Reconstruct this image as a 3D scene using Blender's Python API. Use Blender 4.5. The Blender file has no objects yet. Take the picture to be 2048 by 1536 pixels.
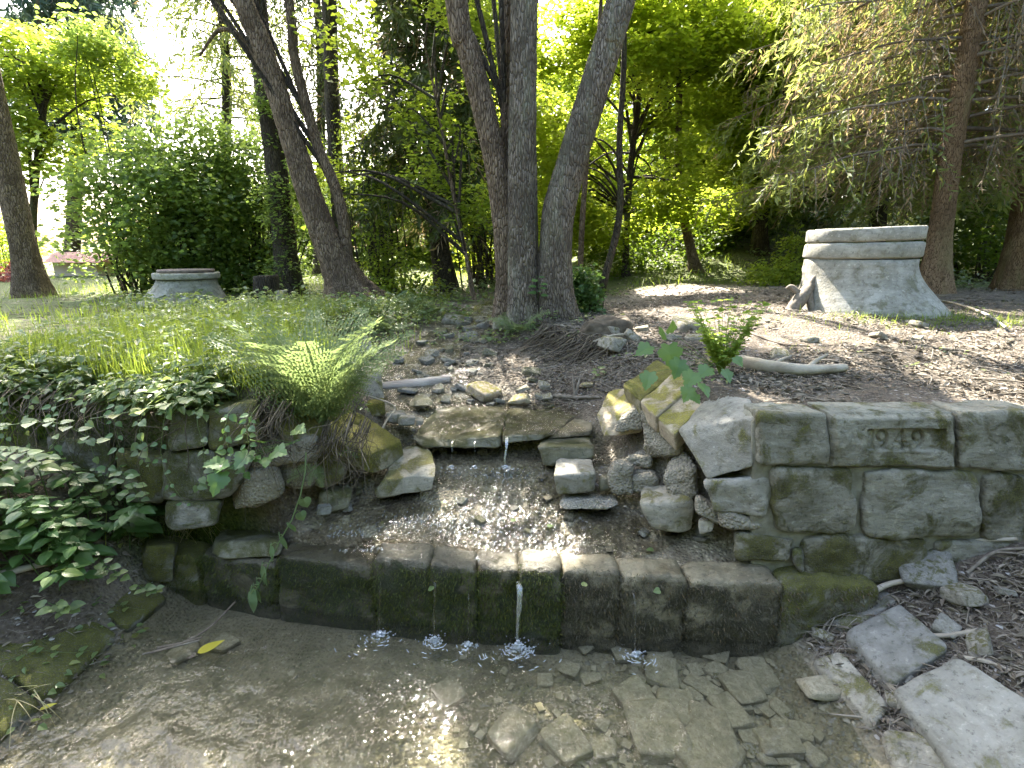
import bpy, math, random
import numpy as np
from mathutils import Vector, Matrix

# ------------------------------------------------------------------ camera, sky, sun, exposure
scene = bpy.context.scene
C = bpy.context.collection
CAM_Z, PITCH, FPX = 1.7, math.radians(15.0), 1000.0
cam_d = bpy.data.cameras.new('camera')
cam_d.sensor_width = 36.0
cam_d.lens = 36.0 * FPX / 2048.0
cam_d.clip_start, cam_d.clip_end = 0.02, 600.0
cam = bpy.data.objects.new('camera', cam_d)
C.objects.link(cam)
cam.location = (0, 0, CAM_Z)
cam.rotation_euler = (math.radians(90) - PITCH, 0, 0)
scene.camera = cam

SUN = Vector((-0.27, 0.80, 0.90)).normalized()          # towards the sun
world = bpy.data.worlds.new('World')
scene.world = world
world.use_nodes = True
wn = world.node_tree
sky = wn.nodes.new('ShaderNodeTexSky')
sky.sky_type = 'NISHITA'
sky.sun_disc = False
sky.sun_elevation = math.asin(SUN.z)
sky.sun_rotation = math.atan2(SUN.x, SUN.y)
sky.air_density, sky.dust_density, sky.ozone_density = 1.0, 5.0, 1.0
wn.links.new(sky.outputs[0], wn.nodes['Background'].inputs[0])
wn.nodes['Background'].inputs[1].default_value = 0.15
sun_d = bpy.data.lights.new('sun', 'SUN')
sun_d.energy, sun_d.angle, sun_d.color = 5.0, math.radians(0.5), (1.0, 0.94, 0.84)
sun = bpy.data.objects.new('sun', sun_d)
C.objects.link(sun)
sun.rotation_mode = 'QUATERNION'
sun.rotation_quaternion = SUN.to_track_quat('Z', 'Y')
scene.view_settings.view_transform = 'Standard'
scene.view_settings.look = 'None'
scene.view_settings.gamma = 1.0
scene.view_settings.use_curve_mapping = False
scene.view_settings.exposure = 3.1
cy = scene.cycles
cy.use_denoising = True
cy.max_bounces, cy.diffuse_bounces, cy.glossy_bounces = 8, 4, 3
cy.transmission_bounces, cy.transparent_max_bounces = 6, 12
cy.sample_clamp_indirect = 6.0
cy.caustics_reflective = cy.caustics_refractive = False

rng = np.random.default_rng(7)
random.seed(7)
COS, SIN = math.cos(PITCH), math.sin(PITCH)

def ray(px, py):
    v = (768.0 - py) / FPX
    return ((px - 1024.0) / FPX, COS + SIN * v, -SIN + COS * v)
def P(px, py, Y):
    """the point at distance Y that the photograph shows at px, py"""
    a, b, c = ray(px, py); t = Y / b
    return (a * t, Y, CAM_Z + c * t)
def PZ(px, py, z):
    a, b, c = ray(px, py); t = (z - CAM_Z) / c
    return (a * t, b * t, z)

# ------------------------------------------------------------------ noise
def _h(ix, iy, iz, s):
    n = (ix.astype(np.int64) * 374761393 + iy.astype(np.int64) * 668265263 + iz.astype(np.int64) * 1274126177 + s * 974711) & 0xffffffff
    n = ((n ^ (n >> 13)) * 1103515245) & 0xffffffff
    n = (n ^ (n >> 16)) * 12345677 & 0xffffffff
    return ((n ^ (n >> 15)) & 0xffff) / 65535.0
def noise(p, s=0):
    p = np.asarray(p, float)
    i = np.floor(p); f = p - i; f = f * f * (3 - 2 * f)
    x, y, z = i[..., 0], i[..., 1], i[..., 2]
    r = 0
    for a in (0, 1):
        wa = f[..., 0] if a else 1 - f[..., 0]
        for b in (0, 1):
            wb = f[..., 1] if b else 1 - f[..., 1]
            for c in (0, 1):
                wc = f[..., 2] if c else 1 - f[..., 2]
                r = r + wa * wb * wc * _h(x + a, y + b, z + c, s)
    return r * 2 - 1
def fbm(p, oct=4, s=0, gain=0.5):
    p = np.asarray(p, float); r = 0; a = 1.0; t = 0
    for o in range(oct):
        r = r + a * noise(p * (2.03 ** o) + 17.3 * o, s + o); t += a; a *= gain
    return r / t
def ss(a, b, x):
    t = np.clip((np.asarray(x, float) - a) / (b - a), 0, 1)
    return t * t * (3 - 2 * t)

# ------------------------------------------------------------------ object helpers
def make_mesh(name, V, F, mat=None, smooth=True):
    """F: (n,3) or (n,4) int array, or a list of such arrays"""
    V = np.asarray(V, np.float32).reshape(-1, 3)
    Fs = [np.asarray(f, np.int32) for f in (F if isinstance(F, list) else [F]) if len(f)]
    me = bpy.data.meshes.new(name)
    me.vertices.add(len(V)); me.vertices.foreach_set('co', V.ravel())
    idx = np.concatenate([f.ravel() for f in Fs])
    tot = np.concatenate([np.full(len(f), f.shape[1], np.int32) for f in Fs])
    st = np.concatenate([[0], np.cumsum(tot)[:-1]]).astype(np.int32)
    me.loops.add(len(idx)); me.loops.foreach_set('vertex_index', idx)
    me.polygons.add(len(tot)); me.polygons.foreach_set('loop_start', st)
    me.polygons.foreach_set('loop_total', tot)
    me.polygons.foreach_set('use_smooth', np.full(len(tot), bool(smooth)))
    if mat:
        me.materials.append(mat)
    me.update(calc_edges=True)
    me.validate()
    return me
def tag(o, label=None, cat=None, group=None, kind=None):
    for k, v in (('label', label), ('category', cat), ('group', group), ('kind', kind)):
        if v: o[k] = v
    return o
def thing(name, label, cat, loc, group=None):
    o = bpy.data.objects.new(name, None)
    o.empty_display_size = 0.1
    C.objects.link(o); o.location = loc
    return tag(o, label, cat, group)
def world_loc(o):
    p = Vector((0, 0, 0))
    while o is not None:
        p += Vector(o.location); o = o.parent
    return p
def obj(name, V, F, mat, parent=None, smooth=True, base=None):
    """one mesh object; V in world space, origin at its base (or at the parent)"""
    V = np.asarray(V, float).reshape(-1, 3)
    if base is None:
        base = (V[:, 0].mean(), V[:, 1].mean(), V[:, 2].min())
    base = np.array(base, float)
    me = make_mesh(name, V - base, F, mat, smooth)
    o = bpy.data.objects.new(name, me); C.objects.link(o)
    if parent is not None:
        o.parent = parent
        o.location = Vector(base) - world_loc(parent)
    else:
        o.location = base
    return o
def inst(name, me, M, parent=None):
    o = bpy.data.objects.new(name, me); C.objects.link(o)
    M = Matrix(M)
    if parent is not None:
        o.parent = parent
        M = Matrix.Translation(-world_loc(parent)) @ M
    o.matrix_basis = M
    return o
def frame_matrix(pos, d, n, s=1.0, sw=None):
    """local X along d, Z near n"""
    d = Vector(d).normalized(); n = Vector(n)
    y = n.cross(d)
    if y.length < 1e-5: y = Vector((0.3, 1, 0.2)).cross(d)
    y.normalize(); z = d.cross(y)
    sw = s if sw is None else sw
    M = Matrix(((d.x * s, y.x * sw, z.x * s, pos[0]), (d.y * s, y.y * sw, z.y * s, pos[1]), (d.z * s, y.z * sw, z.z * s, pos[2]), (0, 0, 0, 1)))
    return M
def unit(a):
    a = np.asarray(a, float)
    return a / np.maximum(np.linalg.norm(a, axis=-1, keepdims=True), 1e-9)

# ------------------------------------------------------------------ materials
class NT:
    def __init__(s, name):
        s.m = bpy.data.materials.new(name); s.m.use_nodes = True
        s.t = s.m.node_tree; s.t.nodes.clear()
        s.out = s.t.nodes.new('ShaderNodeOutputMaterial')
    def n(s, typ, ins=None, **kw):
        nd = s.t.nodes.new('ShaderNode' + typ)
        for k, v in kw.items(): setattr(nd, k, v)
        for k, v in (ins or {}).items():
            sock = nd.inputs[k]
            if isinstance(v, bpy.types.NodeSocket): s.t.links.new(v, sock)
            else:
                if sock.type == 'RGBA' and len(v) == 3: v = (*v, 1)
                sock.default_value = v
        return nd
    def noise(s, vec, scale, detail=4, rough=0.55, dist=0.0):
        return s.n('TexNoise', {'Vector': vec, 'Scale': scale, 'Detail': detail, 'Roughness': rough, 'Distortion': dist}).outputs['Fac']
    def math(s, op, a, b=0.0, clamp=False):
        return s.n('Math', {0: a, 1: b}, operation=op, use_clamp=clamp).outputs[0]
    def ramp(s, fac, lo, hi):
        return s.n('MapRange', {'Value': fac, 'From Min': lo, 'From Max': hi}, interpolation_type='SMOOTHSTEP').outputs[0]
    def mix(s, fac, a, b, mode='MIX'):
        nd = s.n('Mix', data_type='RGBA', blend_type=mode)
        for k, v in ((0, fac), (6, a), (7, b)):
            if isinstance(v, bpy.types.NodeSocket): s.t.links.new(v, nd.inputs[k])
            else: nd.inputs[k].default_value = (*v, 1) if not isinstance(v, (int, float)) else v
        return nd.outputs[2]
    def vec(s, seedy=True, scale=None):
        tc = s.n('TexCoord').outputs['Object']
        if seedy:
            r = s.n('ObjectInfo').outputs['Random']
            off = s.math('MULTIPLY', r, 57.0)
            tc = s.n('VectorMath', {0: tc, 1: s.n('CombineXYZ', {0: off, 1: off, 2: off}).outputs[0]}, operation='ADD').outputs[0]
        if scale:
            tc = s.n('VectorMath', {0: tc, 1: scale}, operation='MULTIPLY').outputs[0]
        return tc
    def bump(s, h, strength, dist=0.02, prev=None):
        ins = {'Height': h, 'Strength': strength, 'Distance': dist}
        if prev is not None: ins['Normal'] = prev
        return s.n('Bump', ins).outputs[0]
    def done(s, shader):
        s.t.links.new(shader, s.out.inputs[0]); return s.m

def mat_stone(name, c1, c2, moss=0.0, mosscol=(0.10, 0.115, 0.02), rough=0.9, bump=0.5, strata=0.35, speck=0.3, wet=0.0, upmoss=0.35):
    m = NT(name); v = m.vec()
    n1 = m.noise(v, 5, 8, 0.62, 0.4); n2 = m.noise(v, 38, 6, 0.7)
    vs = m.n('VectorMath', {0: v, 1: (7, 7, 34)}, operation='MULTIPLY').outputs[0]
    n3 = m.noise(vs, 1.0, 6, 0.65, 0.8)
    col = m.mix(m.ramp(n1, 0.3, 0.7), c1, c2)
    col = m.mix(m.math('MULTIPLY', m.ramp(n3, 0.38, 0.72), 0.45), col, tuple(x * 0.55 for x in c1))
    n4 = m.noise(v, 13, 6, 0.7, 0.3)
    col = m.mix(m.math('MULTIPLY', m.ramp(n4, 0.52, 0.66), 0.55), col, (c1[0] * 0.62, c1[1] * 0.58, c1[2] * 0.45))
    col = m.mix(m.math('MULTIPLY', m.ramp(n2, 0.56, 0.72), speck), col, tuple(min(1, x * 2.0) for x in c2))
    col = m.mix(m.math('MULTIPLY', m.ramp(n2, 0.46, 0.3), 0.75), col, tuple(x * 0.35 for x in c1))
    h = m.math('ADD', m.math('MULTIPLY', n2, 0.5), m.math('ADD', m.math('MULTIPLY', n1, 0.8), m.math('MULTIPLY', n3, strata)))
    r = rough
    if moss > 0:
        nz = m.n('SeparateXYZ', {0: m.n('NewGeometry').outputs['Normal']}).outputs[2]
        mm = m.math('ADD', m.noise(v, 6.5, 7, 0.68, 0.5), m.math('MULTIPLY', nz, upmoss * 0.35))
        mask = m.ramp(mm, 0.66 - moss * 0.34, 0.78 - moss * 0.30)
        fine = m.noise(v, 160, 3, 0.7)
        mask = m.math('MULTIPLY', mask, m.ramp(fine, 0.25, 0.5))
        mc = m.mix(m.ramp(m.noise(v, 14, 4), 0.3, 0.7), tuple(x * 0.5 for x in mosscol), mosscol)
        mc = m.mix(m.ramp(fine, 0.5, 0.75), mc, tuple(min(1, x * 1.7) for x in mosscol))
        col = m.mix(m.math('MULTIPLY', mask, 0.9), col, mc)
        h = m.math('ADD', h, m.math('MULTIPLY', mask, m.math('MULTIPLY', fine, 0.9)))
    b = m.bump(h, bump, 0.03)
    b = m.bump(m.noise(v, 120, 4, 0.7), bump * 0.5, 0.006, b)
    p = m.n('BsdfPrincipled', {'Base Color': col, 'Roughness': r, 'Normal': b, 'Specular IOR Level': 0.3})
    if wet > 0:
        p.inputs['Coat Weight'].default_value = wet
        p.inputs['Coat Roughness'].default_value = 0.12
        p.inputs['Coat IOR'].default_value = 1.33
        m.t.links.new(b, p.inputs['Coat Normal'])
    return m.done(p.outputs[0])

def mat_conglomerate(name, c1, c2, wet=0.0):
    m = NT(name); v = m.vec()
    vo = m.n('TexVoronoi', {'Vector': v, 'Scale': 62.0, 'Randomness': 1.0})
    vo2 = m.n('TexVoronoi', {'Vector': v, 'Scale': 100.0})
    n1 = m.noise(v, 9, 6, 0.6)
    peb = m.n('SeparateColor', {0: vo.outputs['Color']}).outputs[0]
    col = m.mix(m.ramp(n1, 0.3, 0.7), c1, c2)
    pc = m.mix(peb, tuple(x * 0.5 for x in c1), tuple(min(1, x * 1.5) for x in c2))
    col = m.mix(m.math('MULTIPLY', m.ramp(vo.outputs['Distance'], 0.5, 0.25), 0.55), col, pc)
    h = m.math('ADD', m.math('MULTIPLY', m.ramp(vo.outputs['Distance'], 0.7, 0.1), 1.0), m.math('MULTIPLY', m.ramp(vo2.outputs['Distance'], 0.7, 0.1), 0.4))
    b = m.bump(m.math('ADD', h, m.math('MULTIPLY', n1, 2.0)), 0.6, 0.012)
    p = m.n('BsdfPrincipled', {'Base Color': col, 'Roughness': 0.85, 'Normal': b, 'Specular IOR Level': 0.3})
    if wet:
        p.inputs['Coat Weight'].default_value = wet; p.inputs['Coat Roughness'].default_value = 0.15
        m.t.links.new(b, p.inputs['Coat Normal'])
    return m.done(p.outputs[0])

def mat_leaf(name, ca, cb, trans=0.45, rough=0.5, spec=0.35, tcol=None, tgain=1.25):
    m = NT(name)
    r = m.math('FRACT', m.math('ADD', m.n('NewGeometry').outputs['Random Per Island'], m.math('MULTIPLY', m.n('ObjectInfo').outputs['Random'], 5.37)))
    v = m.n('TexCoord').outputs['Object']
    n = m.noise(v, 1.7, 3)
    col = m.mix(r, ca, cb)
    col = m.mix(m.ramp(n, 0.3, 0.75), col, m.mix(0.5, col, cb))
    old = m.ramp(m.math('FRACT', m.math('MULTIPLY', r, 13.7)), 0.90, 0.97)      # a few yellowing leaves
    col = m.mix(m.math('MULTIPLY', old, 0.55), col, (min(.5, cb[0] * 1.9), min(.5, cb[1] * 1.35), cb[2] * 0.8))
    tc = m.mix(0.55, col, tcol or (min(1, cb[0] * 1.5), min(1, cb[1] * 1.35), cb[2] * 0.7))
    tc = m.n('VectorMath', {0: tc, 1: (tgain, tgain, tgain)}, operation='MULTIPLY').outputs[0]
    p = m.n('BsdfPrincipled', {'Base Color': col, 'Roughness': rough, 'Specular IOR Level': spec})
    t = m.n('BsdfTranslucent', {'Color': tc})
    return m.done(m.n('MixShader', {0: trans, 1: p.outputs[0], 2: t.outputs[0]}).outputs[0])

def mat_bark(name, c1, c2, lich=None, scale=1.0, bump=0.9):
    m = NT(name); v = m.vec(scale=(1, 1, 0.22))
    vo = m.n('TexVoronoi', {'Vector': v, 'Scale': 48.0 * scale, 'Randomness': 1.0}, feature='DISTANCE_TO_EDGE').outputs['Distance']
    n1 = m.noise(v, 26 * scale, 6, 0.65, 0.6); n2 = m.noise(v, 5, 5, 0.6); n3 = m.noise(m.vec(), 60, 4, 0.7)
    col = m.mix(m.ramp(n1, 0.3, 0.7), c1, c2)
    col = m.mix(m.ramp(vo, 0.12, 0.0), col, tuple(x * 0.35 for x in c1))
    if lich: col = m.mix(m.math('MULTIPLY', m.ramp(n2, 0.5, 0.68), 0.6), col, lich)
    col = m.mix(m.math('MULTIPLY', m.ramp(n3, 0.55, 0.75), 0.4), col, tuple(min(1, x * 1.7) for x in c2))
    n5 = m.noise(m.vec(), 2.2, 5, 0.6, 0.5)
    col = m.mix(m.math('MULTIPLY', m.ramp(n5, 0.48, 0.62), 0.55), col, tuple(x * 0.5 for x in c1))
    h = m.math('ADD', m.ramp(vo, 0.0, 0.25), m.math('ADD', n1, m.math('MULTIPLY', n3, 0.3)))
    b = m.bump(h, bump, 0.02)
    return m.done(m.n('BsdfPrincipled', {'Base Color': col, 'Roughness': 0.92, 'Normal': b, 'Specular IOR Level': 0.2}).outputs[0])

def mat_plain(name, c1, c2, scale=12, rough=0.85, bump=0.3, island=0.0, stretch=None, spec=0.3):
    m = NT(name); v = m.vec(scale=stretch)
    n1 = m.noise(v, scale, 6, 0.6)
    col = m.mix(m.ramp(n1, 0.3, 0.7), c1, c2)
    if island:
        r = m.n('NewGeometry').outputs['Random Per Island']
        col = m.mix(m.math('MULTIPLY', r, island), col, tuple(x * 0.25 for x in c1))
        r2 = m.math('FRACT', m.math('MULTIPLY', r, 7.31))
        col = m.mix(m.math('MULTIPLY', m.ramp(r2, 0.75, 1.0), island * 0.7), col, tuple(min(1, x * 1.6) for x in c2))
    b = m.bump(m.noise(v, scale * 5, 4, 0.65), bump, 0.01)
    return m.done(m.n('BsdfPrincipled', {'Base Color': col, 'Roughness': rough, 'Normal': b, 'Specular IOR Level': spec}).outputs[0])

def mat_water(name, tint, bscale, bstr, rough=0.04, murk=0.0, murkcol=(0.2, 0.18, 0.12), stretch=(1, 1, 1)):
    """clear water: mirror by Fresnel over a tinted see-through body"""
    m = NT(name); v = m.vec(False, stretch)
    h = m.math('ADD', m.noise(v, bscale, 4, 0.55, 0.8), m.math('MULTIPLY', m.noise(v, bscale * 2.7, 2, 0.5, 0.3), 0.35))
    b = m.bump(h, bstr, 0.03)
    fr = m.n('Fresnel', {'IOR': 1.33, 'Normal': b}).outputs[0]
    body = m.n('BsdfTransparent', {'Color': tint}).outputs[0]
    if murk:
        body = m.n('MixShader', {0: murk, 1: body, 2: m.n('BsdfDiffuse', {'Color': murkcol}).outputs[0]}).outputs[0]
    gl = m.n('BsdfGlossy', {'Color': (1, 1, 1), 'Roughness': rough, 'Normal': b}).outputs[0]
    return m.done(m.n('MixShader', {0: fr, 1: body, 2: gl}).outputs[0])

def mat_foam(name, white=0.3, shine=0.4):
    m = NT(name); v = m.vec()
    b = m.bump(m.noise(v, 60, 3), 0.6, 0.01)
    body = m.n('MixShader', {0: white, 1: m.n('BsdfTransparent', {'Color': (0.97, 0.98, 0.97)}).outputs[0], 2: m.n('BsdfDiffuse', {'Color': (0.85, 0.9, 0.95)}).outputs[0]}).outputs[0]
    gl = m.n('BsdfGlossy', {'Roughness': 0.08, 'Normal': b}).outputs[0]
    return m.done(m.n('MixShader', {0: shine, 1: body, 2: gl}).outputs[0])

def mat_ground():
    m = NT('ground'); v = m.vec(False)
    n1 = m.noise(v, 3, 8, 0.65); n2 = m.noise(v, 45, 6, 0.7); n3 = m.noise(v, 0.5, 4)
    vo = m.n('TexVoronoi', {'Vector': v, 'Scale': 55.0})
    soil = m.mix(m.ramp(n1, 0.3, 0.7), (0.075, 0.058, 0.042), (0.17, 0.14, 0.105))
    soil = m.mix(m.math('MULTIPLY', m.ramp(n2, 0.5, 0.75), 0.7), soil, (0.27, 0.235, 0.19))
    soil = m.mix(m.math('MULTIPLY', m.ramp(n2, 0.45, 0.28), 0.8), soil, (0.03, 0.022, 0.016))
    def A(k): return m.n('Attribute', attribute_name=k).outputs['Fac']
    turf = m.mix(m.ramp(n2, 0.3, 0.7), (0.05, 0.07, 0.015), (0.13, 0.16, 0.04))
    col = m.mix(m.math('MULTIPLY', A('green'), m.ramp(n1, 0.25, 0.5)), soil, turf)
    peb = m.n('SeparateColor', {0: vo.outputs['Color']}).outputs[0]
    grav = m.mix(peb, (0.12, 0.10, 0.065), (0.40, 0.355, 0.25))
    grav = m.mix(m.ramp(vo.outputs['Distance'], 0.35, 0.75), grav, (0.20, 0.17, 0.11))
    grav = m.mix(m.math('MULTIPLY', m.ramp(m.noise(v, 5.5, 6, 0.65, 0.8), 0.47, 0.6), 0.75), grav, (0.085, 0.068, 0.04))
    grav = m.mix(m.math('MULTIPLY', m.ramp(m.noise(v, 4.2, 5, 0.6, 0.4), 0.55, 0.66), 0.6), grav, (0.27, 0.235, 0.15))
    col = m.mix(A('stream'), col, grav)
    silt = m.mix(m.ramp(n1, 0.3, 0.7), (0.175, 0.15, 0.098), (0.28, 0.245, 0.165))
    silt = m.mix(m.math('MULTIPLY', m.ramp(m.noise(v, 9, 5, 0.6), 0.5, 0.65), 0.6), silt, (0.11, 0.105, 0.06))
    silt = m.mix(m.math('MULTIPLY', m.ramp(n2, 0.5, 0.3), 0.5), silt, (0.08, 0.068, 0.045))
    col = m.mix(A('pool'), col, silt)
    path = m.mix(m.ramp(n2, 0.3, 0.7), (0.27, 0.22, 0.17), (0.42, 0.36, 0.3))
    col = m.mix(A('path'), col, path)
    h = m.math('ADD', n2, m.math('MULTIPLY', m.ramp(vo.outputs['Distance'], 0.7, 0.1), 0.6))
    b = m.bump(h, 0.8, 0.025)
    wet = m.math('MULTIPLY', A('stream'), 0.55)
    ro = m.math('SUBTRACT', 0.95, m.math('MULTIPLY', wet, 1.0))
    p = m.n('BsdfPrincipled', {'Base Color': col, 'Roughness': ro, 'Normal': b, 'Specular IOR Level': 0.35, 'Coat Weight': m.math('MULTIPLY', A('stream'), 0.85), 'Coat Roughness': 0.10, 'Coat IOR': 1.33, 'Coat Normal': b})
    return m.done(p.outputs[0])

M = {}
M['ground'] = mat_ground()
M['wall'] = mat_stone('wall_stone', (0.20, 0.188, 0.145), (0.31, 0.295, 0.235), 0.45, (0.15, 0.145, 0.04), bump=0.8, upmoss=0.0)
M['wall_mossy'] = mat_stone('wall_stone_mossy', (0.18, 0.168, 0.125), (0.29, 0.27, 0.21), 0.62, (0.14, 0.135, 0.035), bump=0.9, upmoss=0.0)
M['wall_dark'] = mat_stone('dark_stone', (0.16, 0.155, 0.13), (0.28, 0.27, 0.23), 0.7, (0.10, 0.11, 0.025), bump=0.8)
M['mortar'] = mat_plain('mortar', (0.16, 0.15, 0.11), (0.25, 0.24, 0.19), 20, 0.95, 0.6)
M['pale'] = mat_stone('pale_stone', (0.215, 0.205, 0.17), (0.335, 0.32, 0.275), 0.30, (0.17, 0.165, 0.05), bump=0.6, strata=0.2, upmoss=0.0)
M['grey'] = mat_stone('grey_stone', (0.24, 0.22, 0.175), (0.40, 0.37, 0.30), 0.30, (0.16, 0.15, 0.04), bump=0.6)
M['grey_dark'] = mat_stone('slate_stone', (0.15, 0.145, 0.125), (0.27, 0.26, 0.23), 0.2, (0.10, 0.10, 0.03), bump=0.5)
M['tan'] = mat_stone('tan_stone', (0.30, 0.245, 0.17), (0.47, 0.40, 0.29), 0.35, (0.27, 0.24, 0.04), bump=0.55)
M['mossrock'] = mat_stone('moss_covered_stone', (0.20, 0.185, 0.125), (0.33, 0.295, 0.20), 0.72, (0.21, 0.20, 0.03), bump=0.9, upmoss=0.5)
M['darkmoss'] = mat_stone('dark_mossy_stone', (0.13, 0.125, 0.095), (0.24, 0.23, 0.185), 0.75, (0.12, 0.12, 0.02), bump=0.7)
M['wet'] = mat_stone('wet_stone', (0.13, 0.125, 0.085), (0.24, 0.225, 0.155), 0.45, (0.085, 0.085, 0.02), rough=0.5, bump=0.6, wet=0.6)
M['weir'] = mat_stone('weir_stone', (0.055, 0.05, 0.032), (0.13, 0.115, 0.075), 0.8, (0.032, 0.045, 0.008), rough=0.55, bump=0.8, wet=0.8, upmoss=-0.6)
M['weir_tan'] = mat_stone('weir_stone_tan', (0.11, 0.095, 0.06), (0.27, 0.235, 0.155), 0.85, (0.045, 0.042, 0.018), rough=0.55, bump=0.7, wet=0.5, upmoss=-1.3)
M['conglo'] = mat_conglomerate('rubble_concrete', (0.15, 0.135, 0.10), (0.25, 0.23, 0.18))
M['conglo_wet'] = mat_conglomerate('rubble_concrete_wet', (0.13, 0.12, 0.09), (0.25, 0.235, 0.19), 0.5)
M['bedstone'] = mat_stone('silty_stone', (0.22, 0.195, 0.13), (0.36, 0.32, 0.23), 0.0, bump=0.35, strata=0.2, speck=0.1)
M['concrete'] = mat_stone('concrete', (0.24, 0.23, 0.19), (0.38, 0.37, 0.325), 0.28, (0.19, 0.185, 0.12), bump=0.5, strata=0.08, speck=0.35)
M['concrete_dark'] = mat_stone('weathered_concrete', (0.25, 0.245, 0.21), (0.36, 0.35, 0.30), 0.3, (0.16, 0.16, 0.08), bump=0.2, strata=0.05)
M['bark_grey'] = mat_bark('grey_bark', (0.15, 0.12, 0.09), (0.30, 0.255, 0.205), (0.25, 0.25, 0.17))
M['bark_brown'] = mat_bark('brown_bark', (0.15, 0.105, 0.07), (0.29, 0.22, 0.155), None)
M['bark_dark'] = mat_bark('dark_bark', (0.06, 0.048, 0.036), (0.12, 0.10, 0.075), (0.09, 0.10, 0.05))
M['bark_spruce'] = mat_bark('spruce_bark', (0.19, 0.122, 0.07), (0.32, 0.22, 0.135), (0.21, 0.18, 0.09), 1.5, 0.6)
M['twig'] = mat_plain('twig', (0.15, 0.115, 0.085), (0.27, 0.22, 0.17), 30, 0.9, 0.3, 0.6)
M['twig_grey'] = mat_plain('dead_twig', (0.155, 0.13, 0.10), (0.29, 0.255, 0.205), 30, 0.9, 0.2, 0.5)
M['drift'] = mat_plain('bleached_wood', (0.25, 0.215, 0.165), (0.42, 0.375, 0.30), 9, 0.8, 0.5, 0, (1, 1, 1))
M['log'] = mat_plain('log_wood', (0.22, 0.19, 0.16), (0.42, 0.38, 0.33), 9, 0.85, 0.7, 0, (0.25, 3, 3))
M['litter'] = mat_plain('litter', (0.15, 0.122, 0.088), (0.29, 0.25, 0.195), 14, 0.9, 0.2, 0.75)
M['root'] = mat_plain('root', (0.09, 0.07, 0.048), (0.19, 0.155, 0.11), 20, 0.95, 0.2, 0.7)
M['drygrass'] = mat_leaf('dry_grass', (0.22, 0.19, 0.09), (0.40, 0.36, 0.2), 0.3)
M['grass'] = mat_leaf('grass', (0.085, 0.135, 0.02), (0.19, 0.26, 0.05), 0.55)
M['cover'] = mat_leaf('ground_cover_leaf', (0.075, 0.125, 0.045), (0.17, 0.23, 0.085), 0.4, 0.38, 0.5)
M['nettle'] = mat_leaf('nettle_leaf', (0.045, 0.10, 0.03), (0.10, 0.18, 0.05), 0.35, 0.4, 0.45)
M['weed'] = mat_leaf('weed_leaf', (0.13, 0.21, 0.03), (0.22, 0.31, 0.06), 0.5)
M['maple'] = mat_leaf('maple_leaf', (0.07, 0.15, 0.05), (0.13, 0.22, 0.06), 0.4, 0.38, 0.5)
M['wilt'] = mat_leaf('wilted_leaf', (0.085, 0.15, 0.075), (0.15, 0.22, 0.11), 0.35, 0.5, 0.35)
M['fern'] = mat_leaf('fern_leaf', (0.10, 0.15, 0.05), (0.17, 0.225, 0.09), 0.38, tcol=(0.22, 0.28, 0.09))
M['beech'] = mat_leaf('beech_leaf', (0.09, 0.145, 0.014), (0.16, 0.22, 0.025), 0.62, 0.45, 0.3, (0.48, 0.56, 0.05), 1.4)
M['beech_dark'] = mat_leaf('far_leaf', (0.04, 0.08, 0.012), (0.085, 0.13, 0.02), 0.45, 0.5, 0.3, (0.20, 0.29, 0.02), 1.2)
M['bush'] = mat_leaf('bush_leaf', (0.075, 0.13, 0.05), (0.14, 0.20, 0.065), 0.6, 0.45, 0.4, (0.34, 0.44, 0.06), 1.35)
M['alder'] = mat_leaf('alder_leaf', (0.07, 0.12, 0.018), (0.13, 0.19, 0.03), 0.58, 0.45, 0.35, (0.40, 0.48, 0.04), 1.4)
M['needle'] = mat_leaf('needle', (0.035, 0.055, 0.018), (0.075, 0.105, 0.03), 0.25, 0.55, 0.25)
M['needle_blue'] = mat_leaf('blue_needle', (0.035, 0.07, 0.055), (0.07, 0.115, 0.085), 0.25, 0.55, 0.25)
M['needle_light'] = mat_leaf('light_needle', (0.11, 0.15, 0.045), (0.21, 0.26, 0.09), 0.5, 0.55, 0.3)
M['needle_dead'] = mat_leaf('dry_needle', (0.17, 0.125, 0.085), (0.30, 0.24, 0.17), 0.35, 0.7, 0.15)
M['moss'] = mat_leaf('moss', (0.03, 0.042, 0.008), (0.08, 0.095, 0.018), 0.2, 0.6, 0.3)
M['moss_brown'] = mat_leaf('brown_moss', (0.045, 0.038, 0.022), (0.11, 0.095, 0.06), 0.15, 0.6, 0.4)
M['yellow'] = mat_leaf('yellow_leaf', (0.42, 0.36, 0.03), (0.55, 0.5, 0.08), 0.3)
M['redleaf'] = mat_leaf('red_leaf', (0.14, 0.04, 0.04), (0.26, 0.09, 0.08), 0.4)
M['pool_water'] = mat_water('pool_water', (0.93, 0.94, 0.86), 12.0, 0.40, 0.035, 0.06, (0.20, 0.19, 0.13))
M['film'] = mat_water('film_water', (0.95, 0.93, 0.86), 22.0, 0.55, 0.07, 0, stretch=(1, 0.4, 1))
M['foam'] = mat_foam('foam', 0.38, 0.25)
M['fleck'] = mat_foam('white_sparkle', 0.22, 0.3)  # white colour standing in for sparkle on the broken water
M['jet'] = mat_foam('falling_water', 0.07, 0.16)
M['plaster'] = mat_plain('plaster', (0.62, 0.62, 0.60), (0.74, 0.74, 0.72), 2, 0.9, 0.1)
M['beige'] = mat_plain('beige_render', (0.5, 0.42, 0.32), (0.6, 0.52, 0.42), 2, 0.9, 0.1)
M['rooftile'] = mat_plain('roof_tile', (0.16, 0.07, 0.05), (0.24, 0.11, 0.08), 4, 0.8, 0.2)
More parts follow.
